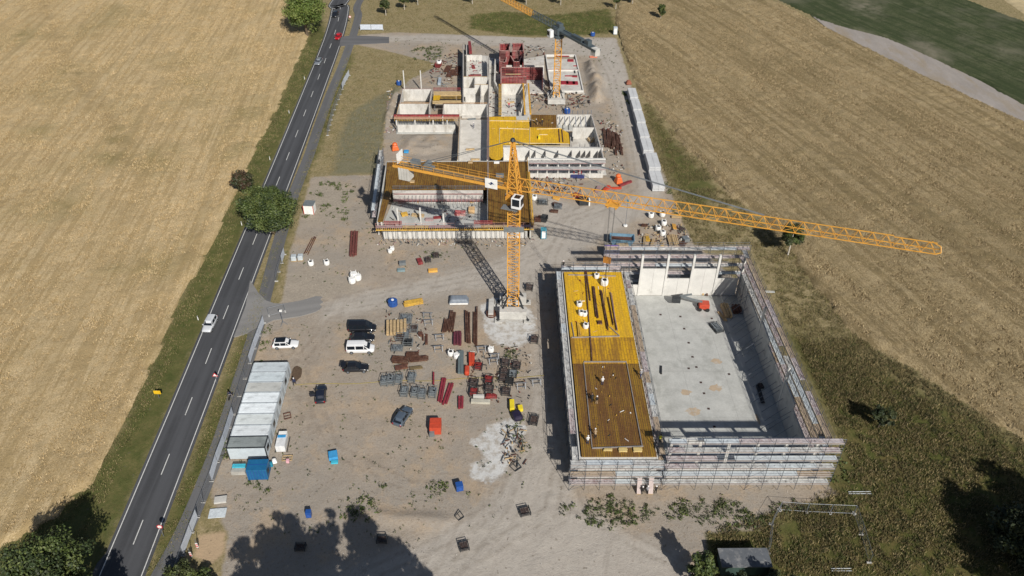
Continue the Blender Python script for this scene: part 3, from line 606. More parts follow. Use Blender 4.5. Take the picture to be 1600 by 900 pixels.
# ------------------------------------------------------------------ UPPER BUILDING
up = Bld('room_cell_building', 'sprawling far wing of white concrete room walls with yellow and dark red formwork', 'building', G(790, 180))
Z3 = 3.6
def W(x0, y0, x1, y1, z=Z3, th=.24, mat=None): return up.wall((x0, y0), (x1, y1), z, PA, th, 0, mat)
FLo = lambda: CONCF()
# floors
for pts in (((175,465),(350,465),(350,530),(165,545)), ((540,170),(700,180),(700,545),(540,545)), ((525,560),(690,560),(690,860),(515,860)), ((700,190),(770,200),(775,545),(700,545)), ((775,400),(940,400),(945,560),(775,560)), ((1040,200),(1225,200),(1268,398),(1068,398)), ((1185,640),(1340,640),(1375,850),(1185,850)), ((1030,175),(770,230),(770,400),(1030,400))):
    up.slab(pts, .3, PA, .4, M('pale_corridor_slab', (.60, .575, .53), .85, var=.1, scale=.6, col2=(.5, .47, .42)) if pts[0][0] in (525,) else M('site_slab', (.55, .53, .49), .85, var=.14, scale=.5, col2=(.42, .39, .35)))
up.slab(((1115,548),(1310,548),(1335,620),(1115,620)), .3, PA, .4, CONCF())
up.slab(((790,800),(1380,800),(1400,885),(940,885),(930,860),(790,860)), .2, PA, .3, M('pale_slab', (.5, .49, .46), .85, var=.15, scale=.6))
# left cells
W(187,378,360,378); W(187,378,170,468); W(360,378,347,468); W(167,466,345,466); W(167,466,150,540, 3.4); W(345,466,345,540)
W(432,468,690,468); W(432,468,425,545); W(690,465,692,560, Z3); W(155,590,500,590, 2.4)
up.slab(((155,570),(500,570),(505,640),(150,640)), .25, PA, .3, CONCF())
for y_, x0, x1 in ((462,175,345),(462,432,690)): up.line((x0,y_),(x1,y_), Z3+.01, PA, .26, .12, M('orange_capping', (.5, .3, .14), .7, var=.3, scale=2), 'wall_capping')
up.line((135,540),(525,540), 3.3, PA, .5, .5, REDP(), 'red_edge_form'); up.line((135,549),(525,549), 3.2, PA, 1.4, .12, M('rose_timber', (.5, .3, .2), .7, var=.3), 'edge_platform')
jb = MB(); a, b = Vector(PA(140,560,3.0)), Vector(PA(520,560,3.0))
for k in range(40): p = a.lerp(b, k/39); jb.box(p.x, p.y, 2.9, .12, 1.3, .18)
jb.build('joist_row', YELB(), up.root, world=True)
for x in (155,265,372,455): up.col((x, 628), 3.2, PA, .3)
for k in range(14): a = PA(170+k*24, 632, 0); MB().tube((a[0], a[1], 0), (a[0]+.4, a[1]+1.2, 2.3), .05, 4).build('wall_prop', GALV(), up.root, world=True)
for x in (200, 300): up.col((x, 372+14), 6.2, PA, .28, 0)
# shoring table with opening
up.slab(((372,392),(532,392),(535,415),(372,415)), 3.4, PA, .2, M('shoring_ply', (.55, .4, .2), .7, var=.25), 'shoring_deck')
jb = MB(); a, b = Vector(PA(375,425,3.2)), Vector(PA(533,425,3.2))
for k in range(22): p = a.lerp(b, k/21); jb.box(p.x, p.y, 3.1, .1, 2.4, .2)
jb.build('joist_row', YELB(), up.root, world=True)
up.slab(((365,445),(535,445),(535,462),(365,462)), 3.4, PA, .2, M('shoring_ply', (.55, .4, .2)), 'shoring_deck'); up.slab(((372,415),(412,415),(405,447),(368,447)), 3.4, PA, .2, YDK(), 'shoring_deck')
rail_on(up, [(372,390),(532,390)], 3.4, PA, REDP(), toe=1); up.line((372,386),(532,386), 3.4, PA, .12, .12, WHITE(), 'handrail')
for x in (380,430,480,530): up.col((x, 508), 3.1, PA, .16, 0, GALV(), 'prop')
for k, (x0, y0, x1, y1, mm) in enumerate(((187,378,360,378,'r'),(547,305,690,305,'w'),(615,352,695,352,'w'),(527,547,515,800,'w'),(694,545,692,800,'r'),(547,110,547,465,'g'),(775,347,925,347,'o'),(167,466,150,540,'w'),(700,190,700,540,'g'),(1050,262,1235,262,'r'),(785,722,1380,728,'g'))):
    up.line((x0,y0),(x1,y1), (Z3 if k < 8 else (2.8 if k == 8 else (.75 if k == 9 else 3.7)))+.012, PA, .16 if k != 10 else .3, .09, {'r': RS, 'w': WOOD(), 'g': M('grey_cap', (.36, .35, .34), .8, var=.3), 'o': M('orange_capping', (.5, .3, .14))}[mm], 'wall_capping')
for x, y, r_ in ((250,440,.3),(470,520,.1),(640,430,-.2),(600,520,.2),(590,700,.1),(620,760,0),(830,420,.3)):
    p = PA(x, y+40, .3); MB().box(p[0], p[1], .32, 2.2, .5, .35, r_).build('lying_form', [GREYP(), RS, WOOD()][x % 3], up.root, world=True)
# second cell block and corridor
W(547,108,547,468, Z3, .3); W(568,112,568,300, 2.6, .2)
W(547,305,690,305); W(615,308,615,372); W(690,180,695,305); W(545,372,615,372); W(615,352,695,352); W(652,352,652,445, Z3); W(560,175,660,175, 2.2)
W(560,412,620,412, 2.6); W(740,190,735,330, 2.2, .5); W(700,190,700,540, 2.8, .3); W(735,330,770,400, 2.2, .5); W(765,400,765,540, 2.8, .4)
W(527,545,515,800, Z3, .3); W(694,545,692,800, Z3, .34); 
# central room
W(775,347,925,347); W(925,347,895,455); W(775,347,775,535, Z3, .3)
for x0, x1, y1 in ((905, 915, 530), (935, 948, 530)): up.line((x0,352),(x1,y1), 3.6, PA, .45, .5, M('orange_wall_form', (.62, .34, .05), .6, var=.25, scale=1.5), 'yellow_wall_form')
jb = MB(); a, b = Vector(PA(768,350,3.7)), Vector(PA(768,530,3.7))
for k in range(24): p = a.lerp(b, k/23); jb.box(p.x, p.y, 3.65, .9, .16, .12)
jb.build('cross_joists', YELB(), up.root, world=True)
# dark red wall formwork
def redform(pts, z, th=.3, z0=0, n=8):
    for p, r_ in zip(pts, pts[1:]):
        a, b = Vector(PA(*p, z)), Vector(PA(*r_, z)); d = b-a; an = math.atan2(d.y, d.x); k = max(2, int(d.length/1.2)); mb = MB()
        mb.box(*((a+b)/2), z0, d.length, th*.5, z-z0, an)
        nx, ny = -d.y/d.length, d.x/d.length
        for i in range(k+1): p_ = a+d*i/k; mb.box(p_.x-nx*th*.3, p_.y-ny*th*.3, z0+.02, .1, th*.7, z-z0+.1, an)
        for h in np.arange(z0+.4, z, .8): mb.bar((a.x-nx*th*.45, a.y-ny*th*.45, h), (b.x-nx*th*.45, b.y-ny*th*.45, h), .08, .12)
        mb.build('wall_formwork', panels('ribbed_red_form', (.22, .03, .035), (.30, .05, .05), (.07, .015, .015), .9, .45, 0, .07, (.34, .2, .18), .5), up.root, world=True); MB().bar((a.x, a.y, z+.06), (b.x, b.y, z+.06), .32, .1).build('form_cap', M('rose_cap', (.45, .27, .24), .8, var=.35, scale=2), up.root, world=True)
redform([(765,110),(825,108),(822,150),(765,150),(765,110)], 6.2); redform([(840,106),(902,106),(908,150),(840,152),(840,106)], 6.2)
redform([(800,160),(905,160),(905,215)], 4.4); redform([(765,150),(765,215),(800,220),(810,170)], 4.2); redform([(830,180),(850,215),(880,215),(900,175)], 4.6)
redform([(773,250),(1020,250),(1022,310)], 4.2); redform([(773,250),(773,345)], 4.0); redform([(773,306),(925,306)], 4.0)
up.line((800,290),(890,290), 3.2, PA, .5, .1, WOOD(), 'plank_walk'); W(775,236,1030,236, 3.0, .3)
up.line((585,110),(592,170), 1.2, PA, .9, 1.0, REDP(), 'standing_form')
for p, r_, w_ in (((578,185),(655,183),.5),((598,203),(655,200),.7),((605,238),(612,258),.9),((590,297),(655,297),.6),((580,300),(610,298),.5)): up.line(p, r_, .35, PA, w_, .3, REDP(), 'lying_form')
# right slab with low walls and red panels
for a in (((1040,172),(1215,172)),((1215,172),(1262,385)),((1262,385),(1072,388)),((1040,172),(1072,388)),((1050,262),(1235,262))): up.wall(*a, .75, PA, .3, 0, CONCW(), 'upstand')
for x, y, a_, b_ in ((1187,208,1.9,1.6),(1152,340,2.2,2.2),(1187,342,2.6,2.2),(1215,342,1.6,2.2),(1140,182,4.2,.25),(1190,300,3.8,.35),(1212,302,1.4,1.1),(1215,240,1.2,.3)):
    p = PA(x, y, .4); MB().box(p[0], p[1], .32, a_, b_, .22).build('lying_form', M('bright_red_form', (.32, .02, .03), .5, var=.2), up.root, world=True)
p = PA(1212,275,.4); MB().box(p[0], p[1], .32, .4, 1.9, .25).build('dark_block', DARKST(), up.root, world=True)
# yellow cross deck
ZD = 3.75
YD = YDK()
up.slab(((700,542),(935,540),(944,606),(1128,610),(1175,640),(1182,700),(700,705)), ZD, PA, .2, YD, 'formwork_deck')
up.slab(((700,706),(785,706),(785,775),(770,792),(740,797),(712,788),(700,775)), ZD, PA, .2, YD, 'formwork_deck')
up.slab(((952,530),(1100,532),(1105,605),(952,603)), ZD+.05, PA, .25, BR(), 'formwork_deck')
WDL = M('pale_batten', (.62, .52, .33), .7, var=.2)
for p, r_ in (((704,567),(945,570)),((764,612),(940,618)),((764,612),(764,705)),((850,612),(850,637)),((944,606),(944,705)),((1000,650),(1050,650)),((785,715),(1180,718)),((820,700),(1175,705)),((985,617),(1128,612))):
    up.line(p, r_, ZD+.004, PA, .13, .14, WDL, 'batten')
for p, r_ in (((1116,618),(1122,695)),((1134,620),(1142,695))): up.line(p, r_, ZD+.004, PA, .3, .12, BROWNP(), 'dark_beam')
up.line((700,540),(700,800), ZD, PA, .25, .1, M('joint_board', (.25, .19, .16)), 'edge_board')
up.slab(((862,537),(935,537),(930,562),(865,562)), ZD+.03, PA, .05, CONC(), 'fresh_patch')
p = PA(1000,672,ZD); MB().box(p[0], p[1], ZD, .5, .9, .7).build('yellow_box', M('bright_yellow', (.75, .6, .03), .5), up.root, world=True)
# open bays right of the yellow deck
W(1108,530,1312,530, 3.5, .3); W(1312,530,1388,800, 3.6, .34); W(1200,607,1330,607, 3.5, .3); W(1105,535,1105,605, 3.5, .25)
for x in (1130,1160,1190,1220,1250,1280,1300): up.col((x, 600), 3.3, PA, .22); up.col((x+6, 570), 3.3, PA, .18, 0, GALV(), 'prop')
for x in (1120,1150,1180,1215,1245,1275): up.line((x,545),(x+4,600), 3.2, PA, .18, .3, M('blue_grey_beam', (.3, .32, .36), .6), 'cross_beam')  # cross beams in one even blue grey
for x0 in (1325,1330,1340,1350,1358): a = PA(x0, 700+ (x0-1325)*2, 0); MB().tube((a[0]-1.6, a[1], .3), (a[0]-.1, a[1]+.4, 3.2), .06, 4).build('wall_prop', GALV(), up.root, world=True)
W(785,722,1380,728, 3.7, .9, CONCW()); W(785,722,788,800, 3.4)
for x in (865,940,975,1035,1110,1190,1240,1270,1300,1345): up.line((x,735),(x+2,800), 1.6, PA, .12, 1.6, M('wall_joint_form', (.3, .28, .27), .7, var=.3), 'wall_joint')
up.line((1205,640),(1198,690), .32, PA, .2, .6, DARKST(), 'dark_block'); p = PA(1308,690,.3); MB().box(p[0], p[1], .3, 1.6, 1.5, .9, .3).build('crate_form', WOOD(), up.root, world=True)
up.line((1075,742),(1178,742), 2.6, PA, .8, .15, YELB(), 'joist_row')
p = PA(985,793,.3); MB().box(p[0], p[1], .2, 3.0, .9, 1.2).build('plywood_pack', M('pale_plywood', (.62, .5, .3), .7), up.root, world=True)
# double row of columns and beams in front (right of the brown deck)
b2 = Bld('frame_building_strip', 'grey beam and column strip with stacked walkways between the brown deck and the slab stacks', 'building', G(890, 262))
for yb, z in ((812,3.4),(850,3.0),):
    b2.line((940,yb),(1395,yb), z, PA, 1.0, .18, M('walk_grey', (.42, .41, .40), .75, var=.2, scale=2), 'walkway'); b2.line((940,yb+10),(1395,yb+10), z+.1, PA, .06, .2, RS, 'edge_board')
b2.line((940,798),(1395,798), 3.9, PA, .5, .3, CONCW(), 'edge_beam')
for x in (990,1045,1110,1175,1240,1300,1370): b2.col((x, 905), 3.6, PA, .28); b2.col((x, 868), 3.6, PA, .24)
for k in range(16): a = PA(945+k*28, 885, 0); MB().tube((a[0], a[1], 0), (a[0]+.2, a[1]+.9, 3.0), .05, 4).build('prop', GALV(), b2.root, world=True)
b2.wall((940,880),(1380,880), 1.2, PA, .2)
# ------------------------------------------------------------------ TOWER CRANES
def lattice(mb, p, q_, w_, bays, chord, brace, up_=(0, 0, 1), tri=False, w2=None, h=None, flip=1):
    p, q_ = Vector(p), Vector(q_); d = (q_-p).normalized(); upv = Vector(up_); a = d.cross(upv).normalized(); b = a.cross(d).normalized()
    w2 = w_ if w2 is None else w2; h = w_ if h is None else h
    def ring(t, ww):
        c = p.lerp(q_, t)
        if tri: return [c - a*ww/2, c + a*ww/2, c + b*h]
        return [c - a*ww/2 - b*h/2, c + a*ww/2 - b*h/2, c + a*ww/2 + b*h/2, c - a*ww/2 + b*h/2]
    R0 = ring(0, w_); R1 = ring(1, w2); n = len(R0)
    for x, y in zip(R0, R1): mb.bar(x, y, chord)
    prev = R0
    for i in range(1, bays+1):
        cur = ring(i/bays, w_+(w2-w_)*i/bays)
        for k in range(n):
            j = (k+1) % n
            if tri:
                half = ring((i-.5)/bays, w_)
                if k == 0: mb.bar(prev[0], cur[1], brace*.8) if i % 2 else mb.bar(prev[1], cur[0], brace*.8); mb.bar(cur[0], cur[1], brace*.8)
                else:
                    lo = 1 if k == 1 else 0
                    mb.bar(prev[lo], half[2], brace); mb.bar(half[2], cur[lo], brace)
            else:
                mb.bar(prev[k], cur[j], brace) if (i+k) % 2 else mb.bar(prev[j], cur[k], brace); mb.bar(cur[k], cur[j], brace)
        prev = cur
    return mb
YC = YELC()
CB = G(801.5, 487); AZ = R(-20.3)
crane = thing('tower_crane', 'tall yellow tower crane with a pointed top and long jib reaching over the wheat field', 'crane', (*CB, 0), AZ)
MH, JZ = 25.5, 28.2
mastbase = 2.0; secs = 7; mast_rot = -AZ
for k in range(secs):
    z0, z1 = mastbase+(MH-mastbase)*k/secs, mastbase+(MH-mastbase)*(k+1)/secs
    ob = lattice(MB(), (0, 0, z0+.03), (0, 0, z1-.03), 2.15, 3, .19, .085, (0, 1, 0)).build('mast_section', YC, crane); ob.rotation_euler.z = mast_rot
ld = MB().bar((-.3, .4, mastbase), (-.3, .4, MH), .06).bar((.1, .4, mastbase), (.1, .4, MH), .06)
for k in range(60): ld.bar((-.3, .4, mastbase+.4*k), (.1, .4, mastbase+.4*k), .05)
ld.build('ladder', GALV(), crane)
b_ = MB()
for k in range(4): an = math.pi/4+k*math.pi/2; b_.bar((3.9*math.cos(an), 3.9*math.sin(an), .35), (1.1*math.cos(an), 1.1*math.sin(an), 5.2), .26)
for k in range(2): an = math.pi/4+k*math.pi/2; b_.bar((4.3*math.cos(an), 4.3*math.sin(an), .3), (-4.3*math.cos(an), -4.3*math.sin(an), .3), .4, .45)
ob = b_.build('undercarriage', DARKST(), crane); ob.rotation_euler.z = mast_rot
for k, (dx, dy, a_, c_) in enumerate(((0, -2.2, 5.2, 1.7), (0, 2.2, 5.2, 1.7), (0, -2.2, 5.2, 1.7), (0, 2.2, 5.2, 1.7))):
    ob = MB().box(dx, dy, .55+(k//2)*.95, a_, c_, .9).build('ballast_block', CONC(), crane, bevel=.06); ob.rotation_euler.z = mast_rot
ob = MB().box(-4.3, .5, .2, 1.0, 4.6, .8).build('ballast_block', CONC(), crane, bevel=.05); ob.rotation_euler.z = mast_rot
for k in range(4):
    an = math.pi/4+k*math.pi/2; ob = MB().box(4.0*math.cos(an), 4.0*math.sin(an), 0, 1.4, 1.4, .22).build('base_pad', CONC(), crane); ob.rotation_euler.z = mast_rot
ob = MB().box(0, -1.3, 20.0, 3.6, 1.1, .12).box(0, -1.85, 20.1, 3.6, .05, 1.0).box(-1.8, -1.3, 20.1, .05, 1.1, 1.0).build('climbing_platform', GREYP(), crane); ob.rotation_euler.z = mast_rot
sl_ = MB().lathe(0, 0, [(1.5, MH), (1.6, MH+.15), (1.6, MH+.5), (1.2, MH+.55)], 20).box(0, 0, MH+.5, 2.4, 2.4, .7); sl_.build('slewing_ring', YC, crane)
MB().box(0, -1.9, MH-.5, 3.0, 1.5, .1).box(-1.2, .6, MH+.2, .9, 1.2, .8).build('slewing_platform', GREYP(), crane)
lattice(MB(), (0, 0, MH+1.2), (0, 0, JZ+.4), 1.9, 1, .2, .12, (0, 1, 0)).build('tower_head_base', YC, crane)
APX = 37.0
hd = MB(); base = [(-.9, -.9), (.9, -.9), (.9, .9), (-.9, .9)]; prev = None
for k in range(6):
    t = k/5; z = JZ+.3+(APX-JZ-.3)*t; wv = 1-.78*t; cur = [Vector((x*wv - .3*t, y*wv, z)) for x, y in base]
    for i in range(4):
        hd.bar(cur[i], cur[(i+1) % 4], .1)
        if prev: hd.bar(prev[i], cur[i], .18); hd.bar(prev[i], cur[(i+1) % 4], .09); hd.bar(prev[(i+1) % 4], cur[i], .09)
    prev = cur
hd.build('tower_head', YC, crane); MB().lathe(-.3, 0, [(.35, APX), (.5, APX+.2), (.3, APX+.6)], 8).build('head_sheave', DARKST(), crane)
# cab
cb = MB().prism([(1.0, -2.95), (2.75, -2.95), (2.75, -1.25), (1.0, -1.25)], 25.6, 27.7); cab = cb.build('cab', M('cab_white', (.72, .73, .74), .4, var=.06), crane, bevel=.08); cab.location = (-.55, .15, 0)
MB().box(1.9, -2.97, 26.2, 1.3, .05, 1.35).box(2.76, -2.1, 26.2, .05, 1.4, 1.35).box(1.95, -2.15, 27.71, 1.0, 1.1, .03).build('cab_window', GLASS(), cab)
# jib
TIPL, TIPZ = 66.8, 31.6; JS = 11
jv = lambda t: Vector((1.1+(TIPL-1.1)*t, 0, JZ+(TIPZ-JZ)*t))
for k in range(JS):
    a, b = jv(k/JS), jv((k+1)/JS); w_ = 1.55 if k < 8 else 1.4
    lattice(MB(), a, b+Vector((-.04, 0, 0)), w_, 3, (.14 if k < 7 else .12), .062, (0, 0, 1), tri=True, h=(2.0 if k < 6 else 1.7) if k < JS-1 else 1.5).build('jib_section', YC, crane)
e = jv(1); MB().bar(e+Vector((0, -.7, 0)), e+Vector((.7, -.5, .3)), .14).bar(e+Vector((0, .7, 0)), e+Vector((.7, .5, .3)), .14).bar(e+Vector((-.9, 0, 1.6)), e+Vector((.5, 0, 1.0)), .12).bar(e+Vector((.5, 0, 1.0)), e+Vector((.7, -.5, .3)), .1).bar(e+Vector((.5, 0, 1.0)), e+Vector((.7, .5, .3)), .1).bar(e+Vector((.7, -.5, .3)), e+Vector((.7, .5, .3)), .12).build('jib_tip', YC, crane)
# counter-jib
cj = MB()
for y in (-.8, .8): cj.bar((-.9, y, JZ), (-23.2, y, JZ-.05), .28, .42)
for k in range(12): cj.bar((-2-k*1.9, -.8, JZ), (-2-k*1.9, .8, JZ), .14)
cj.build('counter_jib', YC, crane); MB().box(-12, 0, JZ+.22, 20, 1.2, .04).build('walkway_grating', M('grating', (.27, .2, .12), .7, .2), crane)
rl = MB()
for y in (-.95, .95):
    rl.bar((-1, y, JZ+1.2), (-23, y, JZ+1.2), .05); rl.bar((-1, y, JZ+.7), (-23, y, JZ+.7), .04)
    for k in range(12): rl.bar((-1-k*2, y, JZ+.2), (-1-k*2, y, JZ+1.2), .05)
rl.build('handrail', YC, crane)
for k in range(4): MB().box(-21.9+k*.55, 0, JZ-2.6, .5, 1.9, 2.5).build('counterweight', CONC(), crane, bevel=.04)
wn = MB().box(-16.5, 0, JZ+.3, 2.2, 1.3, .5); wn.tube((-16.5, -.7, JZ+1.2), (-16.5, .7, JZ+1.2), .55, 12); wn.box(-19, .1, JZ+.3, 1.6, 1.0, 1.2); wn.build('hoist_winch', GREYP(), crane)
sg = MB().box(-22.4, .6, JZ+.3, .12, 2.2, 2.0); sg.build('end_sign_board', WHITE(), crane)
sgn = MB().box(-3.9, -1.0, JZ-.5, 2.3, .08, 1.9).build('crane_sign_board', WHITE(), crane)
SX, SZ = -3.9, JZ+.45
MB().face((SX-.62, -1.05, SZ+.1), (SX-.12, -1.05, SZ+.02-.3), (SX+.25, -1.05, SZ-.05), (SX+.08, -1.05, SZ+.12), (SX-.1, -1.05, SZ-.02)).face((SX-.3, -1.05, SZ+.12), (SX-.02, -1.05, SZ+.0), (SX+.62, -1.05, SZ-.08), (SX+.1, -1.05, SZ+.38)).build('sign_emblem', M('sign_navy', (.02, .04, .12), .5), sgn)
# pendants and ropes
pd = MB(); top = Vector((-.3, 0, APX+.2))
for t_ in (.62,): 
    e2 = jv(t_)+Vector((0, 0, 1.9)); pd.tube(top+Vector((0, -.12, 0)), e2+Vector((0, -.12, 0)), .055, 5); pd.tube(top+Vector((0, .12, 0)), e2+Vector((0, .12, 0)), .055, 5)
pd.tube(top, jv(.27)+Vector((0, 0, 1.95)), .05, 5)
for y in (-.8, .8): pd.tube(top, (-19.5, y, JZ+.2), .05, 5)
pd.build('pendant_bar', M('pendant_steel', (.13, .15, .17), .5, .4), crane)
tr_t = .252; tp = jv(tr_t)
MB().box(tp.x, 0, tp.z-.5, 2.2, 1.5, .35).box(tp.x-.7, 0, tp.z-.9, .25, 1.2, .4).box(tp.x+.7, 0, tp.z-.9, .25, 1.2, .4).build('trolley', YC, crane)
HKZ = 16.6
rp = MB()
for dx, dy in ((-.45, -.3), (.45, -.3), (-.45, .3), (.45, .3)): rp.tube((tp.x+dx, dy, tp.z-.6), (tp.x+dx*.7, dy*.5, HKZ+1.0), .03, 4)
rp.build('hoist_rope', M('steel_rope', (.12, .12, .12), .6), crane)
hk = MB(); hk.cur = 0; hk.box(tp.x, 0, HKZ, 1.3, .5, 1.1); 
hkob = hk.build('hook_block', panels('hook_stripes', (.75, .3, .03), (.03, .03, .03), (.03, .03, .03), .01, .38, R(30), .0), crane)
MB().bar((tp.x, 0, HKZ), (tp.x, 0, HKZ-.5), .14).bar((tp.x, 0, HKZ-.5), (tp.x+.3, 0, HKZ-.8), .12).build('hook', DARKST(), hkob)
MB().tube((tp.x, 0, HKZ-.7), (tp.x-.2, -.1, 6.6), .04, 4).tube((tp.x, 0, HKZ-.7), (tp.x+.3, .2, 6.8), .04, 4).build('lifting_chain', DARKST(), crane)
# upper crane
C2 = G(868.8, 158); A2 = math.atan2(G(780,-2,21.6)[1]-C2[1], G(780,-2,21.6)[0]-C2[0]) + R(-1.5)
cr2 = thing('tower_crane', 'flat topped tower crane with a grey slewing head at the far end of the site', 'crane', (*C2, 0), A2)
for k in range(6):
    z0, z1 = 1.6+17.2*k/6, 1.6+17.2*(k+1)/6; ob = lattice(MB(), (0, 0, z0+.03), (0, 0, z1-.03), 1.75, 2, .2, .1, (0, 1, 0)).build('mast_section', YC, cr2); ob.rotation_euler.z = -A2
for y_ in (-2.1, 2.1): ob = MB().box(0, y_, .3, 5.0, 1.6, 1.4).build('ballast_block', CONC(), cr2, bevel=.06); ob.rotation_euler.z = -A2
b_ = MB()
for k in range(4): an = math.pi/4+k*math.pi/2; b_.bar((3.4*math.cos(an), 3.4*math.sin(an), .3), (.9*math.cos(an), .9*math.sin(an), 4.4), .2)
b_.build('undercarriage', DARKST(), cr2).rotation_euler.z = -A2
DG = M('crane_dark_grey', (.085, .11, .125), .45, .2, var=.15, scale=2)
MB().lathe(0, 0, [(1.3, 18.8), (1.5, 19), (1.5, 19.6), (1.0, 19.8)], 16).build('slewing_ring', DG, cr2)
MB().box(.2, 0, 19.7, 2.6, 2.2, 2.2).box(-.6, .9, 20.2, 1.5, 1.3, 1.5).box(1.4, -1.0, 21.2, 1.6, .7, 1.3).box(-.2, 0, 21.9, 1.6, 1.4, 1.0).build('slewing_head', DG, cr2, bevel=.08)
c2b = MB().box(1.3, 1.9, 19.0, 1.6, 1.3, 2.0).build('cab', M('cab_white', (.72, .73, .74)), cr2, bevel=.08); MB().box(2.12, 1.9, 19.6, .05, 1.1, 1.2).box(1.5, 2.57, 19.6, 1.0, .05, 1.1).build('cab_window', GLASS(), c2b)
for k in range(9):
    x0, x1 = 1.4+k*5.6, 1.4+(k+1)*5.6; lattice(MB(), (x0, 0, 21.0+k*.08), (x1-.05, 0, 21.08+k*.08), 1.3, 4, .16, .09, (0, 0, 1), tri=True, h=1.7-k*.08).build('jib_section', DG if k < 2 else YC, cr2)
MB().bar((-1.2, -.8, 21.0), (-17.0, -.8, 20.7), .3, .6).bar((-1.2, .8, 21.0), (-17.0, .8, 20.7), .3, .6).box(-9, 0, 20.9, 15, 1.5, .12).box(-8.5, .1, 21, 4.4, 1.0, .9).box(-12.8, 0, 21, 1.6, 1.3, 1.3).build('counter_jib', DG, cr2)
for k in range(3): MB().box(-15.4-k*.65, 0, 19.2, .6, 1.7, 1.9).build('counterweight', CONC(), cr2, bevel=.05)
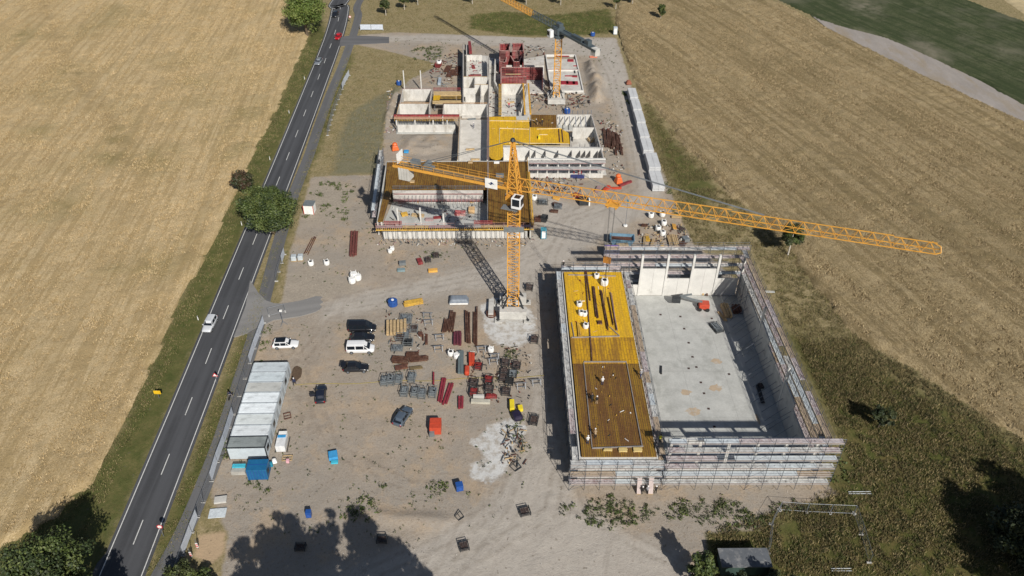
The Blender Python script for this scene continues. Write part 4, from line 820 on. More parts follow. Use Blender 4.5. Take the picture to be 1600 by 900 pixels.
# ------------------------------------------------------------------ VEHICLES
def car(name, label, cat, at, deg, L, Wd, H, style, paint, group=None, boot=False, door=False, glassroof=False):
    t = thing(name, label, cat, (*at, .03), R(deg), group); h = L/2; w = Wd/2; zb = .22; zs = H*(.60 if style != 'van' else .56); van = style == 'van'
    st = [(-h, .80, .45, zs*.86), (-h+.08, .92, .28, zs*.97), (-h+.45, 1, zb, zs), (-h*.3, 1, zb, zs), (h*.28, 1, zb, zs*.98), (h*.52, .99, zb, zs*(.92 if not van else .98)), (h*.82, .95, zb, zs*.80), (h*.95, .84, .26, zs*.70), (h, .66, .36, zs*.58)]
    m = MB(); n = 10
    for x, k, b, z in st:
        ww = w*k
        for y, zz in ((-ww*.9, b), (-ww, b+.14), (-ww, z-.16), (-ww*.95, z-.02), (-ww*.55, z+.03), (ww*.55, z+.03), (ww*.95, z-.02), (ww, z-.16), (ww, b+.14), (ww*.9, b)): m.v.append((x, y, zz))
    for i in range(len(st)-1):
        for j in range(n): k2 = (j+1) % n; m.f.append((i*n+j, (i+1)*n+j, (i+1)*n+k2, i*n+k2)); m.mi.append(0)
    m.f.append(tuple(range(n))); e = (len(st)-1)*n; m.f.append(tuple(e+i for i in reversed(range(n)))); m.mi += [0, 0]
    body = m.build('body', paint, t, smooth=True)
    if van: cs = [(-h+.06, zs, .94), (-h+.2, H, .86), (h*.30, H, .86), (h*.70, zs*.93, .93)]
    elif style == 'suv': cs = [(-h+.1, zs, .92), (-h+.5, H, .76), (h*.12, H, .78), (h*.42, zs*.97, .92)]
    else: cs = [(-h+.18, zs, .9), (-h+.85, H-.03, .74), (h*.02, H, .76), (h*.40, zs*.97, .92)]
    m = MB(); wb = [w*cs[0][2], w*.95, w*.95, w*cs[3][2]]
    ring = []
    for i, (x, z, k) in enumerate(cs):
        ww = w*k; z0 = zs-.04
        if i in (0, 3): P = [(x, -wb[i], z), (x, -ww*.5, z), (x, ww*.5, z), (x, wb[i], z)]
        else: P = [(x, -ww, z-.05), (x, -ww*.5, z+.03), (x, ww*.5, z+.03), (x, ww, z-.05)]
        ring.append(len(m.v)); m.v += P
    s0 = len(m.v); m.v += [(cs[1][0], -wb[1], zs-.03), (cs[2][0], -wb[2], zs-.03), (cs[1][0], wb[1], zs-.03), (cs[2][0], wb[2], zs-.03)]
    for a, b in zip(ring, ring[1:]):
        for j in range(3): m.f.append((a+j, b+j, b+j+1, a+j+1)); m.mi.append(0)
    a, b, c, d = ring
    for f in ((a, s0, b), (s0, s0+1, c, b), (s0+1, d, c), (a+3, b+3, s0+2), (s0+2, b+3, c+3, s0+3), (s0+3, c+3, d+3)): m.f.append(f); m.mi.append(0)
    m.build('roof', paint, t)
    V = lambda i: Vector(m.v[i])
    def win(pts, nm='window', o=.015, k=.12):
        c = sum(pts, Vector())/len(pts); nn = (pts[1]-pts[0]).cross(pts[-1]-pts[0]).normalized()
        if nn.dot(c-Vector((0, 0, zs*.5))) < 0: nn = -nn; pts = pts[::-1]
        q_ = [p.lerp(c, k)+nn*o for p in pts]; MB().face(*q_).build(nm, GLASS(), t)
    win([V(c), V(d), V(d+3), V(c+3)], 'windscreen', .03, .07); 
    if not boot: win([V(a), V(b), V(b+3), V(a+3)], 'rear_window', .03, .1)
    for s_ in (0, 1):
        base_r, base_f = V(s0+2*s_), V(s0+1+2*s_); o3 = 3*s_
        mid_b = base_r.lerp(base_f, .5); mid_t = V(b+o3).lerp(V(c+o3), .5)
        win([base_r, mid_b, mid_t, V(b+o3)], k=.1); win([mid_b, base_f, V(c+o3), mid_t], k=.1)
        win([base_f, V(d+o3).lerp(base_f, .25), V(c+o3)], k=.15)
    if glassroof: win([V(b), V(c), V(c+3), V(b+3)], 'roof_window', .11, .16)
    for x in (-h*.62, h*.64):
        for y in (-1, 1):
            wh = MB().lathe(0, 0, [(.33, -.1), (.35, -.05), (.35, .07), (.3, .11)], 14).build('wheel', TYRE(), t); wh.rotation_euler = (R(90)*-y, 0, 0); wh.location = (x, y*(w-.06), .33)
            MB().lathe(0, 0, [(.21, .1), (.2, .13), (.06, .12)], 10).build('rim', GALV(), wh)
    LM = M('lamp_lens', (.7, .7, .68), .2); RM = M('tail_lens', (.4, .01, .01), .3)
    for y in (-1, 1):
        MB().box(h*.93, y*w*.68, zs*.52, .2, .34, .14, -y*.35).build('headlight', LM, t); MB().box(-h+.05, y*w*.78, zs*.66, .1, .24, .26).build('taillight', RM, t)
        MB().box(h*.33, y*(w+.09), zs-.02, .16, .2, .14).build('wing_mirror', paint, t)
    MB().box(h*.93, 0, .3, .12, Wd*.5, .16).build('grille', BLACK(), t)
    if boot: MB().box(-h+.15, 0, H-.02, .75, Wd*.82, .06).box(-h-.28, 0, H-.22, .14, Wd*.74, .22).build('open_tailgate', paint, t); MB().face((-h+.0, -w*.7, zs+.02), (-h+.0, w*.7, zs+.02), (-h+.6, w*.66, H-.1), (-h+.6, -w*.66, H-.1)).build('boot_opening', BLACK(), t)
    if door: MB().box(-.25, w+.45, .35, .07, .95, zs-.3).build('open_door', paint, t); MB().box(-.25, w+.4, zs+.02, .05, .8, .4).build('door_window', GLASS(), t)
    return t
P_ = lambda n, c, m=0: M(n, c, .3, m, var=.04, scale=1, coat=.6)
PW, PK, PS_, PR_, PB_, PG_ = P_('white_car_paint', (.72, .73, .74)), P_('black_car_paint', (.012, .013, .017)), P_('silver_car_paint', (.42, .45, .48), .6), P_('red_car_paint', (.4, .01, .015)), P_('black_blue_car_paint', (.014, .017, .03)), P_('grey_blue_car_paint', (.14, .18, .23), .5)
car('parked_car', 'white estate car with a dark roof window, parked alone near the driveway', 'car', G(447, 541), 4, 4.75, 1.88, 1.5, 'suv', PW, glassroof=True)
car('parked_van', 'black van parked farthest from the camera in the row of vehicles', 'van', G(567, 516), 2, 5.2, 1.98, 1.95, 'van', PK)
car('parked_car', 'black car squeezed between the black van and the white van', 'car', G(567, 531), 2, 4.5, 1.82, 1.45, 'hatch', PK)
car('parked_van', 'white van with dark side windows, parked in the middle of the yard row', 'van', G(564, 548), 2, 5.1, 1.95, 1.92, 'van', PW)
car('parked_car', 'black car with its tailgate open, nearest in the parked row', 'car', G(557, 578), 3, 4.5, 1.84, 1.5, 'hatch', PK, boot=True)
car('parked_car', 'black car with a door standing open, beside the container row', 'car', G(502, 619), 98, 4.4, 1.82, 1.45, 'hatch', PB_, door=True)
car('parked_car', 'grey blue car parked alone in the middle of the yard', 'car', G(630, 654), 68, 4.5, 1.85, 1.5, 'hatch', PG_)
rda = math.degrees(math.atan2(*(lambda a, b: (b[1]-a[1], b[0]-a[0]))(G(328, 520), G(346, 480))))
car('moving_car', 'white car driving towards the camera on the near stretch of road', 'car', G(329, 510), -92, 4.4, 1.82, 1.6, 'suv', P_('pearl_car_paint', (.6, .62, .65), .1))
car('moving_car', 'silver car driving towards the camera on the far stretch of road', 'car', G(498, 99), -93, 4.4, 1.8, 1.45, 'hatch', PS_)
car('moving_car', 'red car on the road beside the upper site entrance', 'car', G(529, 60), -95, 4.2, 1.78, 1.5, 'hatch', PR_)
car('moving_car', 'black car on the road beside the large tree at the top edge', 'car', G(524, 25), -96, 4.3, 1.8, 1.48, 'hatch', PK)
# ------------------------------------------------------------------ SITE CONTAINERS
ca, cb_ = Vector(G(424, 566, 2.6)), Vector(G(389, 683, 2.6)); cd = (cb_-ca); CANG = math.atan2(cd.y, cd.x)+math.pi/2; CU = 8; pitch = (cd.length)/7.05
wls = ['farthest grey topped office container of the row, beside the dark earth patch', 'pale office container second from the far end of the row', 'office container with a ribbed dirty roof in the container row', 'bright white roofed container just past the ribbed one', 'white roofed office container in the middle of the row with cables on top', 'streaked white roofed container beside the parked air compressor', 'office container next to the framed grey roof one', 'nearest office container with a stained grey roof and dark frame, behind the blue tank']
cols_ = [(.50, .55, .58), (.54, .60, .63), (.44, .45, .44), (.74, .79, .82), (.76, .81, .84), (.62, .66, .66), (.66, .70, .72), (.25, .28, .28)]
CWL = M('container_wall', (.50, .56, .60), .5, var=.08, scale=1)
for k in range(CU):
    c = ca + cd.normalized()*(pitch*(k+.5)); t = thing('office_container', wls[k], 'container', (c.x, c.y, 0), CANG, 'office containers in a row'); D = pitch-.04; zt = 2.75 if k == 7 else 2.6
    MB().box(0, 0, .1, 6.05, D, zt-.22).build('wall', CWL, t)
    fr_ = MB()
    for sx in (-1, 1):
        for sy in (-1, 1): fr_.box(sx*2.98, sy*(D/2-.06), .0, .16, .14, zt)
        fr_.box(sx*2.98, 0, zt-.18, .15, D, .2)
    for sy in (-1, 1): fr_.box(0, sy*(D/2-.06), zt-.18, 6.05, .12, .2)
    fr_.build('frame', DARKST() if k in (7,) else M('container_frame', (.42, .46, .49), .5), t)
    rc = cols_[k]; rf = MB().box(0, 0, zt-.14, 5.85, D-.16, .08)
    if k == 2:
        for j in range(9): rf.box(0, -D/2+.25+j*(D-.4)/8, zt-.06, 5.8, .09, .07)
    else:
        for j in range(3): rf.box(0, -D/2+.4+j*(D-.8)/2, zt-.06, 5.8, .04, .02)
    rf.build('roof', M('container_roof_%s' % 'abcdefgh'[k], rc, .6, var=.12, scale=.7, col2=tuple(x*.55 for x in rc), mix=.45 if k != 7 else .6, stretch=(.4, 1, 1)), t)
    dr = MB().box(3.04, 0, .15, .04, .9, 2.0).build('door', M('container_door', (.38, .42, .45), .5), t) if k % 2 == 0 else MB().box(3.04, 0, 1.0, .04, 1.1, 1.0).build('window', GLASS(), t)
def boxthing(name, label, cat, px, py, sx, sy, sz, deg, mat, z=0, group=None, parts=None, taper=1.0, bevel=.03):
    a = G(px, py, z); t = thing(name, label, cat, (*a, z), R(deg), group); MB().box(0, 0, 0, sx, sy, sz, taper=taper).build(parts or 'body', mat, t, bevel=bevel); return t
t = boxthing('storage_tank', 'dark blue steel tank box against the near end of the container row', 'tank', 406, 741, 3.1, 2.2, 2.3, 3, M('blue_tank', (.012, .12, .27), .5, var=.15, scale=1.5))
for k in range(7): MB().box(-1.3+k*.43, -1.13, .1, .08, .05, 2.0).build('rib', BLUE(), t)
MB().box(0, 0, 2.31, 3.15, .06, .05).build('roof_seam', BLUE(), t); MB().box(1.62, -.4, 1, .12, .6, .7).build('pump_cabinet', DARKST(), t)
t = boxthing('air_compressor', 'white and blue trailer compressor parked beside the containers', 'machine', 441, 697, 1.5, 2.4, 1.3, 4, M('white_body', (.7, .71, .72), .5)); MB().box(0, .9, 1.31, 1.3, .5, .1).build('blue_panel', M('light_blue_panel', (.05, .3, .6), .5), t); MB().box(0, 1.7, .3, 1.3, .9, .9).build('engine_cover', WHITE(), t); MB().bar((1.0, -1.4, .1), (1.0, 1.8, .1), .1).bar((-.9, -1.4, .1), (-.9, 1.8, .1), .1).build('skid', DARKST(), t)
t = boxthing('tool_bench', 'grey bench with turquoise roll on it, left of the blue tank', 'bench', 374, 739, 2.2, .9, .8, 2, M('bench_grey', (.38, .37, .34), .8)); MB().box(0, .6, .82, 2.0, .6, .3).build('tarpaulin_roll', M('turquoise_sheet', (.06, .45, .6), .5), t)
boxthing('waste_bag', 'white sack pile beside the blue tank and containers', 'bag', 429, 722, .9, .9, .7, 20, WHITE(), taper=.6, bevel=.15)
boxthing('teal_drum', 'teal drum behind the white sack pile', 'drum', 424, 728, .6, .6, .8, 10, TEAL(), taper=.9, bevel=.1)
def pallet_frame(label, px, py, deg, sx=1.5, sy=1.0, c=None):
    a = G(px, py); t = thing('wooden_frame', label, 'frame', (*a, .02), R(deg)); m = MB()
    for s_ in (-1, 1): m.box(0, s_*sy/2, 0, sx, .12, .12).box(s_*sx/2, 0, 0, .12, sy+.1, .12)
    m.build('border', c or WOOD(), t); MB().box(0, 0, 0, sx-.15, .1, .08).build('crossbar', c or WOOD(), t); return t
pallet_frame('small pale timber frame lying right of the blue tank', 449, 716, 5)
pallet_frame('dark square drain frame lying beside the containers', 449, 650, 20, 1.1, 1.3, RUST())
t = boxthing('drum_pair', 'pink topped small drum beside the pale timber frame', 'drum', 450, 722, .5, .5, .6, 0, M('pink_lid', (.7, .4, .45), .5), taper=.9)
# fence panels along the cycle path
def fence_run(pts, screens, lab, grp, h=2.0, name='fence_panel', stepm=3.5):
    W_ = [Vector(G(*p)) for p in pts]; k = 0; cnt = [0, 0]
    ORD = 'first second third fourth fifth sixth seventh eighth ninth tenth eleventh twelfth thirteenth fourteenth fifteenth'.split()
    for a, b in zip(W_, W_[1:]):
        d = b-a; n = max(1, round(d.length/stepm)); an = math.atan2(d.y, d.x)
        for i in range(n):
            c = a + d*((i+.5)/n); L = d.length/n-.08; sc = (k in screens); k += 1; od = ORD[min(14, cnt[sc])]; cnt[sc] += 1
            t = thing(name, od+' '+(lab[1] if sc else lab[0])+', counted '+lab[2], 'fence', (c.x, c.y, .03), an, grp+(' with white screens' if sc else ''))
            m = MB()
            for x in (-L/2, L/2): m.tube((x, 0, 0), (x, 0, h), .03, 5)
            m.tube((-L/2, 0, .12), (L/2, 0, .12), .025, 4).tube((-L/2, 0, h-.03), (L/2, 0, h-.03), .025, 4); m.build('frame', GALV(), t)
            m = MB()
            for j in range(1, 12): m.bar((-L/2+j*L/12, 0, .12), (-L/2+j*L/12, 0, h), .012)
            m.build('wire_mesh', GALV(), t)
            for x in (-L/2, L/2): MB().box(x, 0, -.02, .25, .7, .14).build('foot', CONC(), t)
            if sc: MB().box(0, .03, .1, L-.1, .015, h-.2).build('screen', M('screen_fabric', (.55, .6, .68), .7, var=.12, scale=1.5), t)
fence_run([(413,505),(398,545),(383,592),(365,648),(352,690),(340,722),(331,752),(318,785),(300,832),(287,868),(276,905)], {0, 1, 2, 6, 7, 8, 9, 12, 13, 16, 17, 18, 19, 20}, ('bare mesh fence panel along the cycle path', 'white screened fence panel along the cycle path', 'from the driveway'), 'fence panels along the path')
fence_run([(445,398),(436,425),(432,440)], {0}, ('bare mesh panel above the driveway by the path', 'screened mesh panel by the path above the driveway', 'from the top'), 'fence panels above the driveway')
fence_run([(546,118),(538,132),(532,148),(520,180),(512,212)], {0, 1, 2}, ('bare mesh panel along the far stretch of path', 'screened mesh panel along the far path', 'from the top'), 'fence panels on the far path')
fence_run([(563,47),(580,47),(599,47)], {0, 1, 2, 3}, ('bare mesh panel at the upper entrance', 'white screened panel at the upper site entrance', 'from the left'), 'upper entrance panels')
fence_run([(420,494),(446,487)], set(), ('bare mesh gate panel across the lower edge of the driveway', 'x', 'from the left'), 'gate panels at the driveway')
fence_run([(1218,797),(1260,800),(1334,803)], set(), ('bare mesh panel on the far side of the grass enclosure', 'x', 'from the left'), 'panels enclosing the meadow')
fence_run([(1218,797),(1205,820),(1200,865)], set(), ('mesh panel on the left side of the grass enclosure', 'x', 'from the back'), 'left panels of the enclosure')
fence_run([(1334,803),(1345,835),(1358,880)], set(), ('mesh panel on the right side of the grass enclosure', 'x', 'from the back'), 'right panels of the enclosure')
for (p, r_, lab) in (((1325,769),(1360,769),'thin steel tube lying in the grass right of the hall'), ((1298,889),(1330,889),'pale steel tubes lying in the grass at the bottom edge'), ((1172,455),(1210,456),'pale post lying in grass beside the right scaffolding')):
    a, b = G(*p), G(*r_); t = thing('steel_tube', lab, 'tube', (*a, .1)); MB().tube((0, 0, 0), (b[0]-a[0], b[1]-a[1], .05), .06, 6).tube((0, -.35, 0), (b[0]-a[0], b[1]-a[1]-.35, .0), .05, 6).build('tube', M('pale_tube', (.55, .58, .6), .5, .3), t)
t = boxthing('sign_sheet', 'white framed panel lying flat inside the grass corner by the fence', 'panel', 340, 802, 2.5, 1.7, .1, 6, M('grey_white_panel', (.55, .6, .63), .6, var=.2, scale=3))
boxthing('concrete_block', 'grey concrete slab piece beside the fence near the white panel', 'block', 345, 782, 1.8, 1.2, .35, 10, CONC())
# road signs
def sign(label, px, py, kind, deg=-90, h=2.3, cat='road sign'):
    t = thing('road_sign', label, cat, (*G(px, py), .02), R(deg)); MB().tube((0, 0, 0), (0, 0, h), .045, 6).build('post', GALV(), t)
    RW = M('sign_red', (.6, .03, .04), .5); 
    if kind == 'tri':
        f = MB().face((.03, -.5, h-.45), (.03, .5, h-.45), (.03, 0, h+.42)).face((.0, .5, h-.45), (.0, -.5, h-.45), (.0, 0, h+.42)).build('border', RW, t); MB().face((.04, -.33, h-.35), (.04, .33, h-.35), (.04, 0, h+.22)).build('face', WHITE(), t)
    elif kind == 'round':
        f = MB().tube((0, 0, h), (.03, 0, h), .42, 20).build('border', RW, t); MB().tube((.03, 0, h), (.035, 0, h), .3, 20).build('face', WHITE(), t)
    elif kind == 'yellow': MB().box(.03, 0, h-.9, .04, 1.2, .8).build('face', M('sign_yellow', (.8, .5, .02), .5), t)
    elif kind == 'beacon': MB().box(0, 0, .4, .1, .3, 1.0).build('face', WHITE(), t); MB().box(.06, 0, .6, .02, .3, .2).box(.06, 0, 1.0, .02, .3, .2).build('stripe', RW, t)
sign('red bordered triangular warning sign on the verge by the road, level with the containers', 340, 600, 'tri')
sign('red and white round sign on the verge near the bottom of the road', 256, 838, 'round')
sign('yellow sign board on the left verge of the road', 249, 622, 'yellow', h=1.9)
sign('round red and white sign beside the road near the top edge', 548, 36, 'round', h=2.2)
sign('red white striped beacon at the sand patch by the fence', 310, 858, 'beacon')
sign('striped beacon board lying against the lower fence corner', 300, 872, 'beacon')
for i, (px, py) in enumerate(((476,124),(452,177),(422,250),(378,352),(310,500))):
    t = thing('delineator_post', ['farthest','second farthest','middle','second nearest','nearest'][i]+' slim white marker post on the left verge of the road', 'post', (*G(px, py), 0), 0, 'roadside marker posts'); MB().box(0, 0, 0, .14, .1, 1.0).build('post', WHITE(), t); MB().box(0, 0, .8, .15, .11, .12).build('band', BLACK(), t)
# ------------------------------------------------------------------ STACKS OF SLABS
stk = [(980.3,992.8,136.2,152.3),(985,998,153.2,170.8),(990,1003.5,171.6,191),(994.5,1009,192,213.8),(1000,1016,214.6,235),(1007.5,1025.5,237,262),(1013,1031.5,265,291)]
slab_l = ['farthest stack of hollow concrete slabs beside the rust brown heap', 'second concrete slab stack from the far end of the line', 'third slab stack of the line beside the haul road', 'middle slab stack of the seven along the haul road', 'fifth slab stack from the far end, before the two staggered ones', 'slab stack second nearest the camera with its end holes showing', 'nearest and lowest stack of concrete slabs, under the crane pendant']
for k, (x0, x1, y0, y1) in enumerate(stk):
    z = 2.0 if k < 6 else 1.7; A_, B_, C_ = Vector(G(x0, y0, z)), Vector(G(x1, y0, z)), Vector(G(x0+(y1-y0)*.292, y1, z)); u = B_-A_; v = C_-A_; an = math.atan2(u.y, u.x); Wd, Ln = u.length, v.length
    c = A_+u/2+v/2; t = thing('slab_stack', slab_l[k], 'slab stack', (c.x, c.y, 0), math.atan2(-v.y, -v.x)-math.pi/2, 'stacks of concrete slabs along the haul road')
    for L_ in range(4):
        for s_ in (-1, 1):
            o = (0, .12, -.08, .05)[L_]; MB().box(s_*Wd/4, o, .12+L_*(z-.12)/4, Wd/2-.05, Ln-.6-(.2*(L_ % 2)), (z-.12)/4-.07).build('slab', M('slab_concrete', (.52, .53, .54), .85, var=.1, scale=.8), t)
    for yy in (-.35, .35): MB().box(0, yy*Ln, 0, Wd, .14, .13).build('bearer', WOOD(), t)
# ------------------------------------------------------------------ loose materials
CC = crop(520, 440, 4.706); CE = crop(520, 600, 4.706); CF = crop(690, 560, 7.5)
def stack(name, label, p, r_, w_, h_, mat, n=5, group=None, cat='stack', layers=2, gap=.25, z=0, mess=.04):
    a, b = Vector(p), Vector(r_); d = b-a; an = math.atan2(d.y, d.x); c = (a+b)/2; t = thing(name, label, cat, (c.x, c.y, z), an, group); rr = random.Random(label); L = d.length
    for k in range(layers):
        m = MB()
        for i in range(n):
            bw = w_/n; m.box(rr.uniform(-mess, mess)*L, -w_/2+bw*(i+.5), .08+k*h_/layers, L*rr.uniform(.86, 1), bw*(1-gap), h_/layers*.8, rr.uniform(-.02, .02))
        m.build('board_layer', mat, t)
    for x in (-.35, .35): MB().box(x*L, 0, 0, .12, w_, .09).build('bearer', WOOD(), t)
    return t
S_ = stack; BP, RP, RU = BROWNP(), REDP(), RUST()
DR = M('dark_red_beam', (.24, .03, .045), .55, var=.25, scale=2)
for i, (p, r_, w_, h_, mat, n, lab) in enumerate((
 ((820,380),(838,280),.9,.4,BP,3,'short leaning bundle of brown boards, leftmost in the upper yard'),
 ((865,375),(885,228),1.2,.5,BP,4,'splayed bundle of brown boards left of the dark red crate'),
 ((918,478),(918,378),1.6,.6,M('plum_board',(.13,.03,.045),.6,var=.3,scale=2),3,'plum red stack of form panels right of the splayed brown bundle'),
 ((995,465),(990,228),1.0,.45,BP,3,'long brown board stack, leftmost of three long ones beside the crane base'),
 ((1040,465),(1042,225),.4,.35,BP,2,'thin long brown beam row in the middle of three beside the crane base'),
 ((1056,480),(1060,182),.35,.35,BP,2,'longest thin brown beam row closest to the crane base'),
 ((535,545),(635,545),1.2,.5,BP,3,'brown board stack behind the two lying brown rows'),
 ((435,580),(560,588),1.7,.5,BP,4,'brown boards fanned at the left of the lying brown rows'),
 ((560,582),(705,568),1.3,.4,BP,3,'brown boards lying right of the fanned brown heap'),
 ((455,645),(552,628),1.0,.4,RU,3,'rusty short stack in front of the fanned brown boards'),
 ((565,645),(660,634),.7,.3,M('olive_board',(.16,.12,.06),.7,var=.2),2,'thin olive brown board row in front of the lying boards'),
 ((690,470),(690,392),.5,.3,RU,2,'short rusty strip stack right of the grey crates'),
 ((665,440),(665,392),.3,.25,RU,1,'single short rusty strip beside the grey crates'),
 ((742,765),(742,668),.35,.3,DR,1,'single short dark red beam above the lone grey cage'),
 ((785,895),(822,705),.9,.3,DR,2,'long dark red beam pair slanting left in the middle of the yard'),
 ((820,915),(875,755),.9,.3,DR,2,'second slanting dark red beam pair, right of the first'),
 ((942,942),(943,850),1.0,.35,DR,2,'short wide dark red beam stack below the grey green trough'),
 )):
    S_('board_stack', lab, CC(*p), CC(*r_), w_, h_, mat, n)
t = S_('timber_stack', 'yellow timber stack in front of the grey metal pallets', CC(470,400), CC(470,305), 3.9, 1.0, WOOD(), 6, layers=3)
S_('beam_bundle', 'long yellow beam bundle beside the blue bin on the haul road edge', CC(522,178), CC(662,152), 1.3, .7, YELB(), 4)
S_('steel_channel', 'long grey green trough standing right of the white bags', CC(941,695), CC(943,518), 1.0, .8, M('grey_green_steel', (.12,.15,.155), .6, var=.12), 2, gap=.05)
S_('steel_channel', 'bright red channel box above the orange red drum box', CC(1024,625), CC(1022,540), 1.1, .8, RED(), 2, gap=.06)
def cage(label, p, deg, sx, sy, h_, frame_mat, load_mat, group, load=.7, kind=0):
    t = thing('storage_cage', label, 'storage cage', (*p, .02), R(deg), group); rr = random.Random(label); m = MB()
    for x in (-sx/2, sx/2):
        for y in (-sy/2, sy/2): m.bar((x, y, 0), (x, y, h_), .09)
    for z in (.15, h_*.55, h_-.04):
        for x in (-sx/2, sx/2): m.bar((x, -sy/2, z), (x, sy/2, z), .06)
        for y in (-sy/2, sy/2): m.bar((-sx/2, y, z), (sx/2, y, z), .06)
    m.build('frame', frame_mat, t)
    l = MB(); n = 6
    for k in range(n):
        for j in range(3):
            x = -sx/2+.12+(sx-.24)*(k+.5)/n; l.bar((x, -sy/2+.05, .2+j*h_*load/3+rr.uniform(0, .1)), (x+rr.uniform(-.08, .08), sy/2-.05, .2+j*h_*load/3+rr.uniform(0, .1)), .11)
    for k in range(5): l.box(rr.uniform(-.4, .4)*sx, rr.uniform(-.42, .42)*sy, h_*load*.9, rr.uniform(.2, .5), rr.uniform(.2, .6), .15, rr.uniform(-1, 1))
    l.build('load', load_mat, t); return t
GL = M('grey_load', (.24, .27, .29), .6, .3, var=.3, scale=4); DL_ = M('dark_mixed_load', (.07, .045, .04), .8, var=.5, scale=4, col2=(.2, .18, .17)); RL = M('red_mixed_load', (.28, .03, .03), .6, var=.5, scale=4, col2=(.08, .05, .05))
for x, y, lab in ((385,745,'grey steel cage at the left end of the upper cage row'),(430,740,'grey steel cage touching the leftmost cage'),(488,735,'grey cage standing third in the upper row'),(585,720,'tall grey cage at the right end of the upper cage row'),(530,822,'grey cage at the left of the lower cage row'),(607,828,'darker grey cage in the middle of the lower row'),(660,838,'grey cage right beside the darker one in the lower row'),(738,830,'lone grey cage between the lower row and the red beams')):
    cage(lab, CC(x, y), 86, 1.9, 1.15, 1.3, GREYP(), GL, 'grey cages in the yard')
for x, y, lab, lm in ((1040,755,'dark brown cage behind another below the orange red box',DL_),(1038,825,'dark cage with red parts nearest in its column',RL),(1072,635,'dark cage with red base right of the red channel box',RL),(1148,735,'brown cage with red parts in the middle column of the right yard',RL),(1152,800,'grey topped cage below the brown red one, middle column',DL_),(1275,820,'dark cage with a grey tyre like coil, nearest in the right column',DL_),(1255,725,'dark cage behind the coil cage in the right column',DL_),(1262,680,'cluttered dark rack near the pale crate',DL_),(1300,745,'small black square box cage by the right column',M('black_load',(.02,.02,.02),.8)),(1325,690,'grey brown cage at the right of the yellow crate',GL),(1352,628,'small dark cage standing diagonally at the upper right of the yard',DL_),(1270,610,'small dark open cage at the top of the right column',DL_),(1446,55,'brown cage standing alone right of the crane mast',DL_),(1482,440,'brown cage standing alone right of the concrete spill',DL_)):
    cage(lab, CC(x, y), 84, 1.5, 1.35, 1.1, DARKST(), lm, 'dark cages in the yard')
for x, y, s_, lab in ((1480,275,1.6,'flat dark mesh cage by the haul road, right of the black planter'),):
    cage(lab, CE(x, y), 80, 2.0, 1.3, .8, DARKST(), DL_, 'dark cages in the yard', .3)
def bag(label, p, s_=.9, z=0, grp=None, open_=True):
    t = thing('bulk_bag', label, 'bag', (*p, z), random.Random(label).uniform(0, 1.5), grp)
    MB().lathe(0, 0, [(.42*s_, 0), (.52*s_, .15*s_), (.55*s_, .55*s_), (.5*s_, .85*s_), (.4*s_, .9*s_)], 10).build('sack', WHITE(), t, smooth=False)
    if open_: MB().lathe(0, 0, [(.3*s_, .9*s_), (.22*s_, .91*s_)], 8).build('opening', BLACK(), t)
    for a in range(4): MB().bar((.4*s_*math.cos(a*1.57), .4*s_*math.sin(a*1.57), .85*s_), (.5*s_*math.cos(a*1.57), .5*s_*math.sin(a*1.57), 1.1*s_), .08).build('strap', WHITE(), t)
    return t
for x, y, lab in ((868,540,'open white bulk bag left of the grey green trough'),(910,560,'closed white bulk bag touching the grey green trough'),(1162,515,'white bulk bag beside the light bracket row'),):
    bag(lab, CC(x, y), 1.1, open_='open' in lab)
CG = crop(420, 380, 5.696)
for x, y, lab in ((378,195,'open white bag at the left end of the gravel heap'),(518,190,'open white bag at the right end of the gravel heap')): bag(lab, CG(x, y), 1.15)
for i, (x, y, s_, lab) in enumerate(((760,310,1.5,'round white sack at the back of the sack heap on bare earth'),(795,325,1.4,'big white sack at the right of the sack heap on bare earth'),(745,352,1.4,'white sack at the near left of the sack heap on bare earth'),(1080,85,.9,'small white sack near the weeds before the brown wing'),(1100,62,.9,'second small white sack near the weeds before the brown wing'))): bag(lab, CG(x, y), s_, open_=False)
for x, y, lab in ((226,150,'left pale grey tank by the cycle path'),(285,145,'right pale grey tank by the cycle path')):
    a = CG(x, y); t = thing('liquid_tank', lab, 'tank', (*a, 0), .1); MB().box(0, 0, .1, 1.1, 1.2, 1.1).build('body', M('tank_grey', (.5, .55, .58), .5), t, bevel=.15); MB().box(0, 0, 0, 1.2, 1.3, .12).build('pallet', WOOD(), t)
def bin_(label, p, mat, r=.75, h=1.2): t = thing('round_bin', label, 'bin', (*p, 0)); MB().lathe(0, 0, [(r*.85, 0), (r, .1), (r, h*.9), (r*.8, h)], 12).build('drum', mat, t); MB().lathe(0, 0, [(r*.3, h), (r*.3, h+.1)], 8).build('lid', WHITE(), t)
bin_('blue bin standing beside the long yellow beam bundle', CC(443,172), BLUE(), .95, 1.3)
bin_('blue round bin at the far left corner of the white cells', PA(166,352), BLUE(), .8, 1.2); bin_('blue bin at the far corner of the haul road, under the small trees', G(926,56), BLUE(), .8, 1.2)
bin_('blue bin beside the far crane base', PA(1166,520), BLUE(), .9, 1.3)
t = boxthing('power_cabinet', 'deep blue power cabinet at the near edge of the yard', 'cabinet', 718, 764, 1.1, 1.0, 1.2, 15, BLUE()); MB().box(0, -.52, .3, .5, .03, .6).build('door', M('blue_door', (.03, .1, .4), .4), t)
t = boxthing('power_cabinet', 'small blue cabinet left of the tree shadow at the bottom', 'cabinet', 483, 806, .8, .8, 1.1, 5, BLUE()); MB().box(0, -.42, .3, .4, .03, .5).build('door', M('blue_door', (.03, .1, .4)), t)
